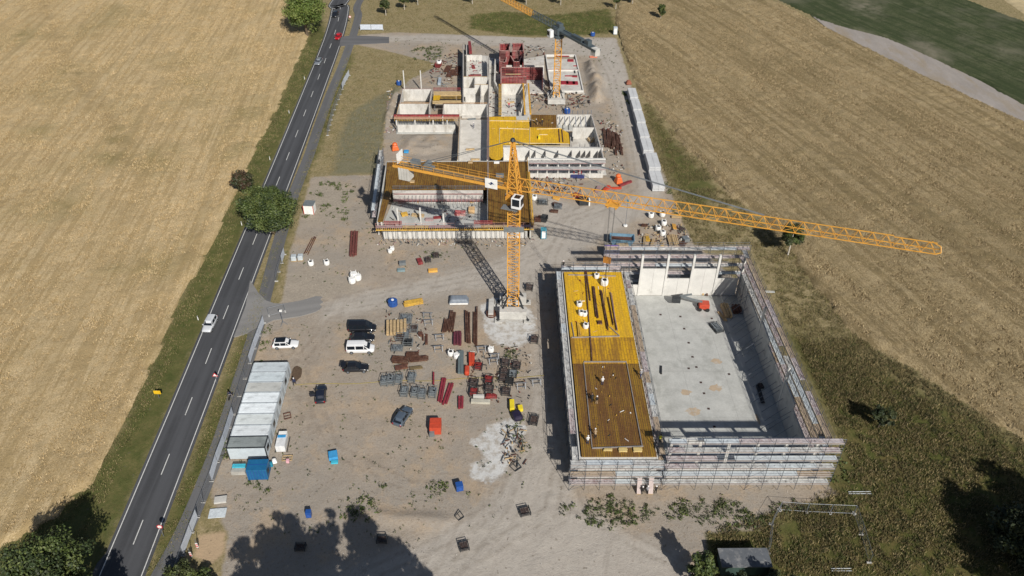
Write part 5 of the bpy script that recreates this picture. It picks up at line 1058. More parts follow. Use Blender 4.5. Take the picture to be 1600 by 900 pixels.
def skip(label, p, deg, L, Wd, h_, mat, inner=None, z=0):
    t = thing('waste_skip', label, 'skip', (*p, z), R(deg)); m = MB(); T = .06
    P0 = [(-L*.36, -Wd*.42), (L*.36, -Wd*.42), (L*.36, Wd*.42), (-L*.36, Wd*.42)]; P1 = [(-L/2, -Wd/2), (L/2, -Wd/2), (L/2, Wd/2), (-L/2, Wd/2)]
    for i in range(4):
        j = (i+1) % 4; m.face((*P0[i], .1), (*P0[j], .1), (*P1[j], h_), (*P1[i], h_)); m.face((*[c*.95 for c in P0[j]], .12), (*[c*.95 for c in P0[i]], .12), (*[c*.94 for c in P1[i]], h_), (*[c*.94 for c in P1[j]], h_)); m.face((*P1[i], h_), (*P1[j], h_), (*[c*.94 for c in P1[j]], h_), (*[c*.94 for c in P1[i]], h_))
    m.face(*[(x, y, .1) for x, y in P0[::-1]]); m.build('tub', mat, t); MB().box(0, 0, h_*.55, L*.84, Wd*.84, .1).build('rubble_fill', inner or RUST(), t)
    for s_ in (-1, 1): MB().box(s_*L*.2, -Wd/2-.03, h_*.4, .15, .12, h_*.5).build('lug', mat, t)
CB_ = crop(580, 230, 3.81)
skip('large waste skip, rusty inside and light blue outside, behind the hall', G(971, 380), -5, 5.4, 2.6, 1.7, M('skip_blue', (.14, .26, .36), .6, var=.2))
t = skip('dark green rounded skip at the right edge of the brown deck wing', CB_(1030,440), 75, 1.8, 1.4, 1.3, DARKST(), DARKST())
bx = lambda *a, **k: boxthing(*a, **k)
bx('portable_toilet', 'teal portable toilet at the edge of the haul road', 'toilet', 849, 371, 1.2, 1.2, 2.2, 2, TEAL()); a = G(849, 371); MB().box(0, 0, 2.2, 1.25, 1.25, .15).build('roof', M('teal_light', (.1, .4, .5), .5), bpy.data.objects['portable_toilet']); MB().box(0, -.62, .2, .8, .04, 1.9).build('door', WHITE(), bpy.data.objects['portable_toilet'])
t = bx('info_booth', 'white booth with a grey roof and red posts beside the cycle path', 'booth', 485, 331, 2.2, 2.2, 2.2, -4, WHITE()); MB().box(0, .1, 2.21, 2.4, 2.4, .12).build('roof', GREYP(), t); [MB().box(s_*1.14, -1.1, 0, .12, .12, 2.3).build('red_post', RED(), t) for s_ in (-1, 1)]
t = bx('power_box', 'light grey cabinet at the far corner of the haul road', 'cabinet', 961, 53, 1.3, 1.3, 2.4, 0, M('cab_lgrey', (.5, .55, .6), .5)); MB().box(0, -.67, .2, .9, .04, 1.8).build('door', WHITE(), t)
t = bx('tarpaulin_mound', 'grey covered trailer shaped mound behind the crane base', 'cover', 717, 471, 4.2, 2.2, 1.1, 2, M('grey_tarpaulin', (.2, .23, .27), .6, var=.2, scale=2), taper=.75, bevel=.3); MB().box(0, -1.12, .1, 3.6, .05, .35).build('hem', WHITE(), t)
t = bx('toolbox_trailer', 'orange red box trailer parked alone in the near yard', 'trailer', 681, 671, 1.9, 2.3, 1.6, 2, RED()); MB().box(-.55, -1.3, 0, .8, .7, .9).build('grey_base', GREYP(), t); MB().box(0, 0, 1.61, 1.6, .08, .05).build('roof_rail', RED(), t)
bx('orange_drum_box', 'round ended orange red box beside the red channel', 'box', 729.7, 582, .9, 2.0, 1.0, 2, RED(), bevel=.3)
bx('yellow_box', 'long bright yellow box at the right of the near yard', 'box', 800, 636, .8, 2.2, .8, 2, M('bright_yellow', (.75, .6, .03), .5)); bx('yellow_box', 'small yellow crate beside the dark planter', 'box', 813, 640, .8, 1.0, .7, 10, M('bright_yellow', (.75, .6, .03)))
bx('dark_planter', 'black rounded tank with violet side beside the bushes', 'tank', 808, 653, 1.6, 2.0, 1.1, 20, M('black_violet', (.02, .015, .04), .5), bevel=.4)
bx('concrete_bench', 'pale L shaped concrete pieces below the middle cages', 'block', 751, 629, 3.3, .8, .5, -2, M('pale_block', (.45, .43, .36), .8)); bx('concrete_bench', 'pale short concrete slab below the dark cages', 'block', 748, 622, 1.9, .5, .7, -2, CONC())
bx('red_form_pile', 'heap of small red brackets nearest in the middle column', 'pile', 767, 620, 2.2, .9, .5, 0, RL, taper=.7); 
for k, (x, y, lab) in enumerate(((785,418,'light steel trestle in the upper yard, behind another trestle'),(778,502,'light steel trestle nearer the white bags'),(697,258,'pair of rusty white racks in the upper left yard'),(705,310,'lower pale rack beside the rusty one'),(1190,560,'light trestle under the bracket row'),(1180,595,'second light trestle near the red dark cages'),(1498,750,'grey trestle standing right of the whole yard'),(1385,775,'grey trestle near the weeds of the right column'),(1095,505,'row of light steel brackets by the white bag'))):
    a = CC(x, y); t = thing('steel_trestle', lab, 'trestle', (*a, 0), R(8 if k != 2 else 0)); m = MB()
    for s_ in (-.7, .7): m.bar((s_, -.6, 0), (s_, .1, .9), .08).bar((s_, .6, 0), (s_, .1, .9), .08)
    m.build('leg_frame', GALV(), t); MB().bar((-1, .1, .92), (1, .1, .92), .12).bar((-.8, -.3, .4), (.8, -.3, .4), .07).build('top_bar', GALV(), t)
for x, y, sx, sy, h_, lab, mt_ in ((540,285,2.2,2.4,.8,'light grey stack of steel parts behind the yellow timber',GL),(475,500,2.0,1.2,.7,'light grey parts pile left of the grey crates',GL),(500,425,1.6,1.4,1.1,'dark grey crate below the yellow timber',DL_),(555,460,1.7,1.5,1.1,'black grey crate right of the dark grey crate',DARKST()),(600,360,1.3,1.5,1.0,'brown crate at the right of the yellow timber',DL_),(540,400,1.1,1.8,1.0,'mixed grey crate wedged between crates',GL),(410,380,.8,.8,.5,'small dark box left of the yellow timber',DARKST())):
    cage(lab, CC(x, y), 0, sx, sy, h_, GREYP(), mt_, 'crates round the yellow timber')
for (x, y, r, lab) in ((1165,245,1.0,'brown cable drum lying beside the crane ballast'),(645,395,.45,'small rusty coil near the grey crates')):
    t = thing('cable_drum', lab, 'drum', (*CC(x, y), 0)); MB().lathe(0, 0, [(r, 0), (r, .1), (r*.6, .12), (r*.6, .5), (r, .52), (r, .62), (r*.2, .62)], 14).build('reel', RUST(), t)
skips = cage('open dark steel box lying on the haul road near the lime spill', G(820, 801), 15, 1.5, 1.4, .7, DARKST(), DL_, 'boxes on the near haul road', .3); cage('open dark box frame lying at the bottom of the haul road', G(725, 855), 15, 1.3, 1.4, .7, DARKST(), DL_, 'boxes on the near haul road', .3)
cage('dark box in the tree shadow at the bottom left', G(470, 857), 0, 1.4, 1.0, .8, DARKST(), DL_, 'boxes on the near haul road', .3); cage('dark box in the tree shadow right of the first', G(597, 845), 0, 1.4, 1.0, .8, DARKST(), DL_, 'boxes on the near haul road', .3)
def hoop(label, p, s_=1.2): 
    t = thing('steel_bracket', label, 'bracket', (*p, 0), .7); MB().bar((-s_/2, 0, .1), (s_/2, 0, .1), .09).bar((-s_/2, 0, .1), (-s_/2, s_, .1), .09).bar((s_/2, 0, .1), (s_/2, s_, .5), .09).bar((-s_/2, s_, .1), (s_/2, s_, .5), .09).build('bracket', DARKST(), t); MB().bar((0, 0, .1), (0, s_, .3), .07).build('stay', DARKST(), t)
hoop('angled dark bracket right of the lime spill', CE(1365, 630), 1.3); hoop('dark bracket lying near the bottom middle weeds', G(721, 811), 1.0)
bx('blue_pump', 'light blue pump unit with brown motor in the open yard', 'pump', 521, 714, 1.4, 1.5, .7, 15, M('light_blue', (.05, .3, .6), .6)); bx('turquoise_tray', 'turquoise tray beside the light blue pump', 'tray', 523, 723, 1.1, .6, .3, 5, M('turquoise_sheet', (.06, .45, .6)))
bx('orange_pallet', 'orange yellow board pack lying by the haul road bend', 'pack', 676.5, 424, 1.9, .9, .5, 8, M('orange_board', (.7, .38, .08), .6)); 
bx('grey_pack', 'grey crate near the small white sacks', 'crate', 629, 413, 1.4, 1.0, .7, 10, GREYP()); bx('grey_pack', 'teal grey sheet pack below the grey crate', 'pack', 627, 423, 1.6, .9, .4, 5, M('teal_grey', (.2, .28, .3), .6))
bx('red_form', 'red steel form piece by the ring of weeds', 'form', 656, 410, 1.0, 1.8, .6, 20, RP); cage('dark crate right of the red form by the weeds', G(669, 408), 10, 1.1, 1.2, .8, DARKST(), DL_, 'crates by the weed ring'); cage('dark crate at the right end of the weed ring', G(681, 401), 10, 1.2, 1.2, .8, DARKST(), DL_, 'crates by the weed ring')
S_('board_stack', 'red brown board stack standing upright on the bare earth left of the brown wing', G(552, 402), G(554, 363), 1.7, .5, M('redbrown', (.16,.05,.04), .7, var=.3, scale=2), 3); S_('rebar_bundle', 'thin rusty rods lying slanted near the booth', G(478, 398), G(492, 370), 1.2, .15, RU, 3, gap=.6)
# far and right side material
CI = crop(880, 160, 9)
rr = random.Random(5)
for k, (x0, y0, x1, y1) in enumerate(((570,380,600,640),(625,390,640,650),(655,400,665,640),(690,420,700,650),(720,430,735,640),(745,450,765,700),(770,460,800,640),(735,670,745,750),(800,600,828,745),(690,500,690,660))):
    S_('board_row', ('leftmost','second','third','fourth','fifth','sixth','seventh','short nearest','far right','inner short')[k]+' brown board row in the heap between the cells and the haul road', CI(x0, y0), CI(x1, y1), .7, .4, BP, 2)
for k, (x, y, L_, lab) in enumerate(((460,310,4.5,'wide rusty rod bundle behind the shoring table'),(500,300,5.5,'rusty rod bundle beside the corridor wall'),(445,280,4,'short rusty rods left of the rod bundles'))):
    a = PA(x, y); S_('rebar_bundle', lab, a, (a[0]+.8, a[1]+L_*1.3), 1.8, .35, RU, 6, gap=.5)
skip('red skip with a white bag beside it behind the shoring table', PA(400,245), 80, 2.6, 1.8, 1.2, RP); bag('open white bag standing on the red skip edge', PA(405,235), 1.6); bx('grey_trough', 'grey blue trough behind the shoring table', 'trough', 687, 129, .9, 4.2, .8, 0, M('grey_blue', (.35,.4,.45), .6))
t = bx('concrete_mixer', 'orange mixing machine left of the brown wing', 'mixer', 617.5, 234, 1.9, 1.6, 1.3, 20, M('orange_paint', (.7,.14,.03), .5), taper=.7, bevel=.2); MB().lathe(0, 0, [(.6, 1.3), (.7, 1.6), (.4, 2)], 10).build('hopper', M('orange_paint', (.7,.14,.03)), t)
t = bx('concrete_mixer', 'orange red machine beside the haul road below the board heap', 'mixer', 966, 285, 1.8, 2.0, 1.6, 20, M('orange_paint', (.7,.14,.03)), taper=.6, bevel=.2); MB().lathe(0, .3, [(.6, 1.6), (.7, 1.8), (.3, 2.2)], 10).build('hopper', M('orange_paint', (.7,.14,.03)), t)
bx('blue_tarp', 'light blue sheet bundle left of the white cells', 'sheet', 635, 238, 1.2, 1.0, .5, 0, M('light_blue', (.05, .3, .6))); bx('foil_patch', 'orange red sheet lying behind the earth heap', 'sheet', 927, 89, 2.4, 1.3, .15, 5, M('orange_sheet', (.8,.25,.15), .6))
t = bx('brush_heap', 'rust brown round heap at the far end of the slab line', 'heap', 982, 131, 1.9, 1.9, 1.2, 10, M('rust_heap', (.28,.1,.06), .9, var=.4, scale=3), taper=.5, bevel=.3)
for k, (x, y, sx, sy, h_, dg, mt_, lab) in enumerate(((905,308,3.2,1.2,.6,-35,RP,'dark red board pack under the crane jib root'),(925,330,1.0,3.0,1.6,3,WHITE(),'x'),(871,321,1.0,2.2,.5,60,BP,'brown form pair right of the light grey crate'),(866,331,1.8,.9,.4,-10,BP,'brown form lying before the light grey crate'),(869,311,1.6,.8,.4,-30,M('orange_board',(.7,.38,.08)),'small orange brown board behind the light grey crate'),(977,288,3.8,.7,.5,35,RP,'dark red beam lying by the orange red machine'),(934,297,.9,2.6,.5,-20,M('grey_rose',(.3,.2,.2),.6),'rose grey form pack under the jib'),(948,296,.8,2.4,.6,-35,RED(),'orange red form lying slanted under the jib'),(960,295,3.4,.6,.4,4,RED(),'long orange red beam by the haul road'),(991,352,1,1,.1,0,GL,'x'))):
    if lab == 'x': continue
    bx('form_pack', lab, 'form', x, y, sx, sy, h_, dg, mt_)
cage('light grey crate right of the brown deck wing', G(872, 325), 0, 1.7, 1.2, 1.0, GALV(), GL, 'crates right of the brown wing'); cage('dark crate with grey sheet beside the white bag', G(848, 318), 0, 2.2, 1.6, 1.0, DARKST(), GL, 'crates right of the brown wing'); cage('rust brown crate beside the dark skip', G(840, 345), 0, 1.3, 1.4, 1.1, RU, RU, 'crates right of the brown wing')
bag('white bag at the corner of the brown wing under the jib', G(835, 312), 1.2)
t = bx('panel_box', 'black open form box with a white end under the crane jib', 'form', 912, 318, 2.2, 1.8, 1.4, 2, DARKST()); MB().box(1.2, -.1, 0, .3, 2.0, 1.6).build('end_plate', WHITE(), t)
t = bx('blue_frame_rack', 'dark blue steel rack with red forms under the beam strip', 'rack', 902, 277, 3.4, 1.2, 1.0, 0, M('navy_rack', (.03,.04,.14), .5)); [MB().box(x_, .5, 1, .3, 1.6, .9).build('red_form', RP, t) for x_ in (-.9, .3, .9)]
# timber and bags behind the hall
CH = crop(960, 330, 11.25)
for x, y, lab in ((640,105,'white bag by itself at the back of the timber yard'),(840,85,'white bag beneath the crane jib in the timber yard'),(865,240,'white bag in the middle of the timber yard'),(765,335,'left white bag of the near pair in the timber yard'),(845,420,'nearest white bag in the timber yard')): bag(lab, CH(x, y), 1.25)
for k, (x0, y0, x1, y1, w_, mt_, lab) in enumerate(((1020,650,960,440,1.2,WOOD(),'long pale planks stack before the far hall scaffolding'),(1090,650,1030,430,1.6,WOOD(),'wide yellow plank stack at the right of the timber yard'),(470,255,580,270,.9,BP,'brown boards lying across the timber yard'),(520,640,530,440,.5,WOOD(),'thin planks at the left of the timber yard'),(590,540,560,450,1.0,YELB(),'yellow short boards in the timber yard'),(640,650,690,500,.6,WOOD(),'slanted thin planks in the timber yard'),(1000,110,1180,120,.7,WOOD(),'long plank row under the crane jib'),(440,340,440,420,.3,BP,'short brown bracket board in the timber yard'),(1150,640,1220,560,1.4,BP,'brown board stack at the right corner of the timber yard'),(1040,240,1060,330,.8,M('orange_board',(.7,.38,.08)),'orange boards at the right of the timber yard'),(1120,290,1230,350,1.0,DL_,'dark boards by the grass edge of the timber yard'))):
    S_('plank_stack', lab, CH(x0, y0), CH(x1, y1), w_, .35, mt_, 4)
bx('bracket_heap', 'yellow bracket heap touching the far scaffolding', 'bracket', 1034, 387, .9, .9, .6, 30, YELB(), taper=.5); bx('grey_sheet_pack', 'grey pack at the right end of the timber yard', 'pack', 1071, 376, 1.3, 1.5, .8, 20, GREYP()); bx('white_lid', 'small white lid in the timber yard', 'lid', 1073, 371, .8, .6, .3, 0, WHITE())
t = bx('banner_box', 'purple and white box unit on the left end of the far hall scaffolding', 'box', 955, 399, 3.2, 1.4, 2.2, 0, M('violet_white', (.5,.47,.6), .5, col2=(.12,.06,.35), mix=.6)); MB().box(0, 0, 2.21, 3.0, 1.1, .1).build('lid', M('violet', (.2,.08,.45), .5), t)
bx('plank_heap', 'yellow plank heap behind the purple box', 'pack', 972, 388, 2.6, 1.0, 1.0, 3, WOOD())
# street lamp with long arm lying/standing on the apron
t = thing('site_lamp', 'slim site lamp post on a white foot on the concrete apron', 'lamp', (*G(977, 353), 0)); MB().lathe(0, 0, [(.5, 0), (.5, .25), (.3, .3)], 8).build('foot', WHITE(), t); MB().tube((0, 0, .2), (0, 0, 6.5), .05, 6).build('pole', GALV(), t); MB().box(0, .2, 6.5, .4, .7, .15).build('lamp_head', TEAL(), t)
t = thing('site_lamp', 'slim site lamp on a tripod at the corner of the driveway', 'lamp', (*G(443, 507), 0)); m = MB()
for a_ in (0, 2.1, 4.2): m.bar((0, 0, .8), (.8*math.cos(a_), .8*math.sin(a_), 0), .06)
m.build('tripod', GALV(), t); MB().tube((0, 0, .5), (0, 0, 3.2), .05, 6).build('pole', GALV(), t); MB().box(0, .1, 3.2, .5, .3, .3).build('lamp_head', WHITE(), t)
# things on and in the hall
def onhall(px, py, z=0): return G(px, py, z)
t = thing('boom_lift', 'red machine with a folded grey boom on the hall floor', 'boom lift', (*G(1097, 483), .07), R(-5)); MB().box(.2, 0, .5, 2.0, 1.7, 1.1).build('body', RED(), t, bevel=.15); MB().bar((-.2, 0, 1.7), (-4.5, 1.2, 1.9), .35).bar((-4.5, 1.2, 1.9), (-2.2, 1.5, 2.3), .3).build('boom', GREYP(), t); MB().box(-5.2, .6, .9, 1.6, .9, 1.1).build('work_basket', DARKST(), t)
for x in (-.6, .9):
    for y in (-.8, .8): wh = MB().lathe(0, 0, [(.4, -.15), (.42, 0), (.4, .15)], 12).build('wheel', TYRE(), t); wh.rotation_euler = (R(90), 0, 0); wh.location = (x, y, .42)
S_('timber_stack', 'pale timber stack in the shade of the right hall wall', G(1138, 499), G(1130, 478), 1.5, .9, WOOD(), 3, z=.07); S_('timber_stack', 'brown timber stack tight against the right hall wall', G(1152, 492), G(1148, 480), 1.7, .8, RU, 3, z=.07); S_('plank_stack', 'thin planks fallen beside the pale timber stack', G(1134, 503), G(1122, 488), .6, .2, WOOD(), 3, z=.07)
cage('dark rack of steel parts on the hall floor', G(1119, 514), 20, 1.6, 2.6, .7, DARKST(), GL, 'racks on the hall floor'); cage('dark rack in the shade on the hall floor', G(1188, 605), 100, 1.0, .8, .5, DARKST(), DL_, 'racks on the hall floor')
S_('door_board', 'pale board leaning by a dark board at the far hall wall', G(1098, 463), G(1099, 449), .5, .4, WOOD(), 1, z=.07); S_('door_board', 'dark board standing beside the pale one at the far hall wall', G(1104, 464), G(1104, 449), .5, .4, BP, 1, z=.07)
S_('board_stack', 'long dark board lying in the shade of the hall floor', G(1192, 632), G(1183, 603), .7, .3, DARKST(), 2, z=.07); S_('formwork_strip', 'small black strip lying in the middle of the hall floor', G(1033, 586), G(1033, 573), .35, .25, DARKST(), 1, z=.07)
for x, y, z, lab in ((932,434,6,'left white bag at the far end of the yellow deck'),(944,445,6,'large open white bag at the far end of the yellow deck'),(905,478,6,'single white bag high on the left of the yellow deck'),(908,492,6,'middle white bag of the left group on the yellow deck'),(913,493,6,'right white bag of the left group on the yellow deck'),(915,512,6,'white bag nearest the camera on the yellow deck')): bag(lab, G(x, y, z), 1.0 if y != 445 else 1.4, z)
for k, (p, r_, w_, mt_, lab) in enumerate((((927,447),(933,500),.5,BP,'brown beam pack on the yellow deck, left of centre'),((938,452),(950,515),.35,BP,'long curved brown beam on the yellow deck'),((933,505),(941,505),.9,BP,'short brown board pack on the yellow deck'),((954,455),(964,520),.2,M('grey_rose',(.3,.2,.2)),'thin grey strip along the right of the yellow deck'),((950,465),(958,508),.15,BP,'thin brown batten on the yellow deck'),((903,505),(906,528),.5,YELB(),'yellow beams at the left edge of the yellow deck'))):
    S_('beam_pack', lab, G(*p, 6), G(*r_, 6), w_, .3, mt_, 2, z=6.0)
for k, (x, lab) in enumerate(((950,'small'),(973,'left'),(996,'right'))): S_('joist_pack', lab+' pale joist row at the near edge of the brown deck', G(x-7, 704, 6), G(x+7, 704, 6), .8 if k else .4, .25, M('pale_joist', (.62,.48,.2), .7), 3, z=6.0)
bx('folding_cover', 'white folded sheet on the brown deck behind the crane mast', 'sheet', 776, 254.5, 1.3, .8, .3, 0, WHITE(), z=MZ) ; bx('grey_trolley', 'grey frame box on the brown deck left of the crane head', 'box', 781, 276, 1.9, .9, .7, 0, GREYP(), z=MZ)
bx('red_equipment', 'red and pink machine parts in the courtyard', 'machine', 719, 335, 2.4, 1.2, .8, -5, M('pinkred', (.6,.15,.15), .6, col2=(.6,.5,.45)), z=.06); S_('board_stack', 'dark red boards on the courtyard floor', G(677, 342), G(690, 341), .8, .4, RP, 2, z=.06); bx('timber_crate', 'timber and plastic crate at the right of the courtyard', 'crate', 737, 331, 1.4, 1.6, 1.0, 0, M('bright_wood', (.6,.4,.2), .7), z=.06); S_('beam_pack', 'yellow beam pack at the left of the courtyard floor', G(627, 338), G(637, 336), 1.2, .6, YELB(), 3, z=.06)
# bottom right shed
t = thing('garden_shed', 'small green shed with a grey felt roof at the bottom edge among bushes', 'shed', (*G(1159, 886), 0), R(1)); MB().box(0, 0, 0, 6.6, 2.6, 2.2).build('wall', M('green_shed_wall', (.03, .06, .05), .8), t); MB().prism([(-3.5, -1.5), (3.5, -1.5), (3.5, 1.5), (-3.5, 1.5)], 2.2, 2.35).build('roof', M('grey_felt', (.11, .12, .135), .8, var=.15, scale=1.2, col2=(.25, .25, .25)), t); MB().box(1.0, -1.32, .1, .9, .05, 1.9).build('door', M('shed_door', (.04, .08, .06), .8), t)
# ------------------------------------------------------------------ PEOPLE
def person(label, at, z, deg, top, legs, pose='stand', helmet=None, name='person'):
    t = thing(name, label, 'person', (*at, z), R(deg)); J = {}
    bend = {'stand': 0, 'walk': .05, 'bend': .75, 'cycle': .45}[pose]; sn, cs = math.sin(bend), math.cos(bend); hp = .92 if pose != 'bend' else .85
    tor = lambda l, x=0: (x, l*sn, hp+l*cs)
    sp_ = {'walk': .3, 'cycle': .25, 'bend': .12}.get(pose, .03)
    V_ = [((0, 0, hp), .14), (tor(.25), .13), (tor(.48), .15), (tor(.58), .06), (tor(.68), .09), (tor(.82), .085),
          ((.11, 0, hp-.08), .1), ((.11, sp_+.05, .48), .07), ((.11, sp_-.1, .06), .05), ((.11, sp_+.08, .03), .045), ((-.11, 0, hp-.08), .1), ((-.11, -sp_+.08, .48), .07), ((-.11, -sp_-.08, .06), .05), ((-.11, -sp_+.1, .03), .045),
          (tor(.48, .2), .07), ((.26, .48*sn+.04, hp+.48*cs-.28), .05), ((.24, .48*sn+.26, hp+.48*cs-.42), .038), ((.23, .48*sn+.36, hp+.48*cs-.45), .03),
          (tor(.48, -.2), .07), ((-.26, .48*sn+.0, hp+.48*cs-.28), .05), ((-.24, .48*sn+.14, hp+.48*cs-.5), .038), ((-.23, .48*sn+.2, hp+.48*cs-.58), .03)]
    E_ = [(0,1),(1,2),(2,3),(3,4),(4,5),(0,6),(6,7),(7,8),(8,9),(0,10),(10,11),(11,12),(12,13),(2,14),(14,15),(15,16),(16,17),(2,18),(18,19),(19,20),(20,21)]
    me = bpy.data.meshes.new('tmp'); me.from_pydata([v for v, r in V_], E_, []); ob = bpy.data.objects.new('tmp', me); S.collection.objects.link(ob)
    ob.modifiers.new('s', 'SKIN'); sv = me.skin_vertices[0].data
    for i, (v, r) in enumerate(V_): sv[i].radius = (r, r); sv[i].use_root = (i == 0)
    ss = ob.modifiers.new('u', 'SUBSURF'); ss.levels = 1; ss.render_levels = 1
    dg = bpy.context.evaluated_depsgraph_get(); dg.update(); nm = bpy.data.meshes.new_from_object(ob.evaluated_get(dg)); bpy.data.objects.remove(ob)
    nm.name = 'body'; nm.materials.clear(); SK = M('skin', (.5, .3, .22), .6)
    for m_ in (legs, top, SK): nm.materials.append(m_)
    for p in nm.polygons:
        c = p.center; rel = c.z
        arm = abs(c.x) > .2; p.material_index = 0 if (rel < hp-.02 and not arm) else 1
        d_ = (c-Vector(tor(.76))).length
        if d_ < .16: p.material_index = 2
        p.use_smooth = True
    b = bpy.data.objects.new('body', nm); S.collection.objects.link(b); b.parent = t
    hc = Vector(tor(.80)); m = MB().lathe(hc.x, hc.y, [(.135, hc.z+.02), (.12, hc.z+.1), (.06, hc.z+.15)], 10)
    m.build('helmet' if helmet else 'hair', helmet or M('dark_hair', (.03, .02, .015), .8), t); return t
HV = M('hi_vis', (.8, .25, .02), .6); NAVY = M('navy_cloth', (.02, .03, .08), .8); TAN = M('tan_cloth', (.35, .25, .15), .8); BLK = M('black_cloth', (.015, .015, .015), .8); WTH = M('white_helmet', (.75, .75, .75), .4); YH = M('yellow_vest', (.6, .6, .05), .6); TEE = M('grey_shirt', (.3, .3, .32), .8)
person('person in dark clothes and a white helmet beside the far end of the containers', G(461, 602), .02, 180, NAVY, BLK, 'walk', WTH)
for x, y, z, top, leg, ps, hm, lab in ((925,628,6.05,BLK,BLK,'bend',None,'person in black bending over the reinforcement on the left of the brown deck'),(932,631,6.05,BLK,TAN,'stand',WTH,'person in a white helmet beside the bending one on the brown deck'),(930,684,6.05,TAN,BLK,'bend',WTH,'person in tan bending near the near left corner of the brown deck'),(941,601,6.05,WTH,NAVY,'stand',WTH,'person in white standing in the upper left of the brown deck'),(1001,590,6.0,TEE,NAVY,'walk',WTH,'person on the walkway between deck and hall floor'),(1031,691,6.0,YH,BLK,'stand',None,'person in a yellow vest at the near right deck corner'),(918,693,6.0,WTH,NAVY,'stand',WTH,'person in white on the left scaffold walkway'),(880,419,6.0,BLK,NAVY,'stand',WTH,'person at the far left corner of the yellow deck'),(843,195,0.1,TEE,NAVY,'stand',WTH,'person')):
    if lab != 'person': person(lab, G(x, y, z), z, 0, top, leg, ps, hm)
for x, y, top, lab in ((736,199,NAVY,'x'),(845,194,TEE,'x')): pass
person('person in dark clothes kneeling on the small brown deck by the yellow one', PA(990,592,3.8), ZD+.06, 40, BLK, TAN, 'bend', WTH); person('second person on the small brown deck, holding a board', PA(1018,594,3.8), ZD+.06, 0, BLK, BLK, 'bend', YH)
person('person in light shirt walking on the pale corridor floor', PA(610,612,.3), .32, 0, TEE, NAVY, 'walk', WTH); person('person in red standing by the mixer tub in the central room', PA(820,490,.3), .3, 0, M('red_cloth', (.5,.05,.08), .8), NAVY, 'stand', WTH)
for x, y, lab in ((1003,772,'left person in dark clothes at the foot of the near scaffolding'),(1011,771,'middle person at the foot of the near scaffolding'),(1024,771,'right person leaning at the foot of the near scaffolding')): person(lab, G(x, y), .02, 0, BLK if 'middle' not in lab else TEE, BLK, 'stand', WTH)
for x, y, lab in ((998,770,'left pale panel leaning on the near scaffolding beside the workers'),(1016,770,'right pale panel leaning on the near scaffolding beside the workers')):
    t = thing('leaning_panel', lab, 'panel', (*G(x, y), 0)); MB().face((-.35, -.3, 0), (.35, -.3, 0), (.35, .7, 2.6), (-.35, .7, 2.6)).face((.35, -.25, 0), (-.35, -.25, 0), (-.35, .75, 2.6), (.35, .75, 2.6)).build('sheet', M('rose_panel', (.5, .42, .4), .7), t); MB().box(0, -.28, 0, .72, .08, .1).build('foot_rail', WOOD(), t)
bk = thing('bicycle', 'dark bicycle ridden along the path beside the container fence', 'bicycle', (*G(361, 622), .05), R(-100)); m = MB().bar((-.5, 0, .35), (0, 0, .35), .04).bar((-.5, 0, .35), (-.15, 0, .9), .04).bar((0, 0, .35), (-.15, 0, .9), .04).bar((-.15, 0, .85), (.4, 0, .9), .04).bar((0, 0, .35), (.4, 0, .85), .04).bar((.55, 0, .35), (.38, 0, 1.05), .04).bar((.38, -.28, 1.05), (.38, .28, 1.05), .04); m.build('frame', BLACK(), bk); MB().box(-.15, 0, .93, .25, .14, .06).build('saddle', BLACK(), bk)
for x in (-.5, .55): wh = MB().lathe(0, 0, [(.30, -.02), (.34, -.02), (.34, .02), (.30, .02)], 16).build('wheel', TYRE(), bk); wh.rotation_euler = (R(90), 0, 0); wh.location = (x, 0, .36)
person('person in a dark jacket riding the bicycle on the path', G(361, 622), .22, 170, NAVY, M('pale_trousers', (.4, .35, .33), .8), 'cycle')
# ------------------------------------------------------------------ TREES AND PLANTS
def leaf_cloud(name, centers, radii, per, size, mats, parent, seed, flat=.8, blade=False):
    r = np.random.default_rng(seed); n = len(centers)*per
    C = np.repeat(np.array(centers), per, 0); Rd = np.repeat(np.array(radii), per)
    d = r.normal(size=(n, 3)); d /= np.linalg.norm(d, axis=1)[:, None]; rad = Rd*(r.random(n)**.4); P = C + d*rad[:, None]*np.array([1, 1, flat])
    nrm = d + r.normal(size=(n, 3))*.6 + np.array([0, 0, .4]); nrm /= np.linalg.norm(nrm, axis=1)[:, None]
    a = np.cross(nrm, r.normal(size=(n, 3))); a /= np.linalg.norm(a, axis=1)[:, None]; b = np.cross(nrm, a); s_ = size*(.6+.8*r.random(n))[:, None]
    if blade:
        a = np.array([.25, .1, 1.0]) + r.normal(size=(n, 3))*np.array([.45, .45, .1]); a /= np.linalg.norm(a, axis=1)[:, None]; b = np.cross(a, r.normal(size=(n, 3))); b /= np.linalg.norm(b, axis=1)[:, None]; b *= .3; P[:, 2] = np.abs(P[:, 2])*.3
    V = np.stack([P-a*s_, P-b*s_*.55, P+a*s_, P+b*s_*.55], 1).reshape(-1, 3).astype(np.float32)
    me = bpy.data.meshes.new(name); me.vertices.add(4*n); me.vertices.foreach_set('co', V.ravel()); me.loops.add(4*n); me.loops.foreach_set('vertex_index', np.arange(4*n, dtype=np.int32))
    me.polygons.add(n); me.polygons.foreach_set('loop_start', np.arange(0, 4*n, 4, dtype=np.int32)); me.polygons.foreach_set('loop_total', np.full(n, 4, np.int32)); me.update(calc_edges=True)
    for m_ in mats: me.materials.append(m_)
    k = np.repeat(r.integers(0, len(mats), len(centers)), per); k = np.where(r.random(n) < .35, r.integers(0, len(mats), n), k); me.polygons.foreach_set('material_index', k.astype(np.int32))
    o = bpy.data.objects.new(name, me); S.collection.objects.link(o)
    if parent: o.parent = parent
    return o
def leafm(nm, c): return M(nm, c, .65, var=.25, scale=.8)
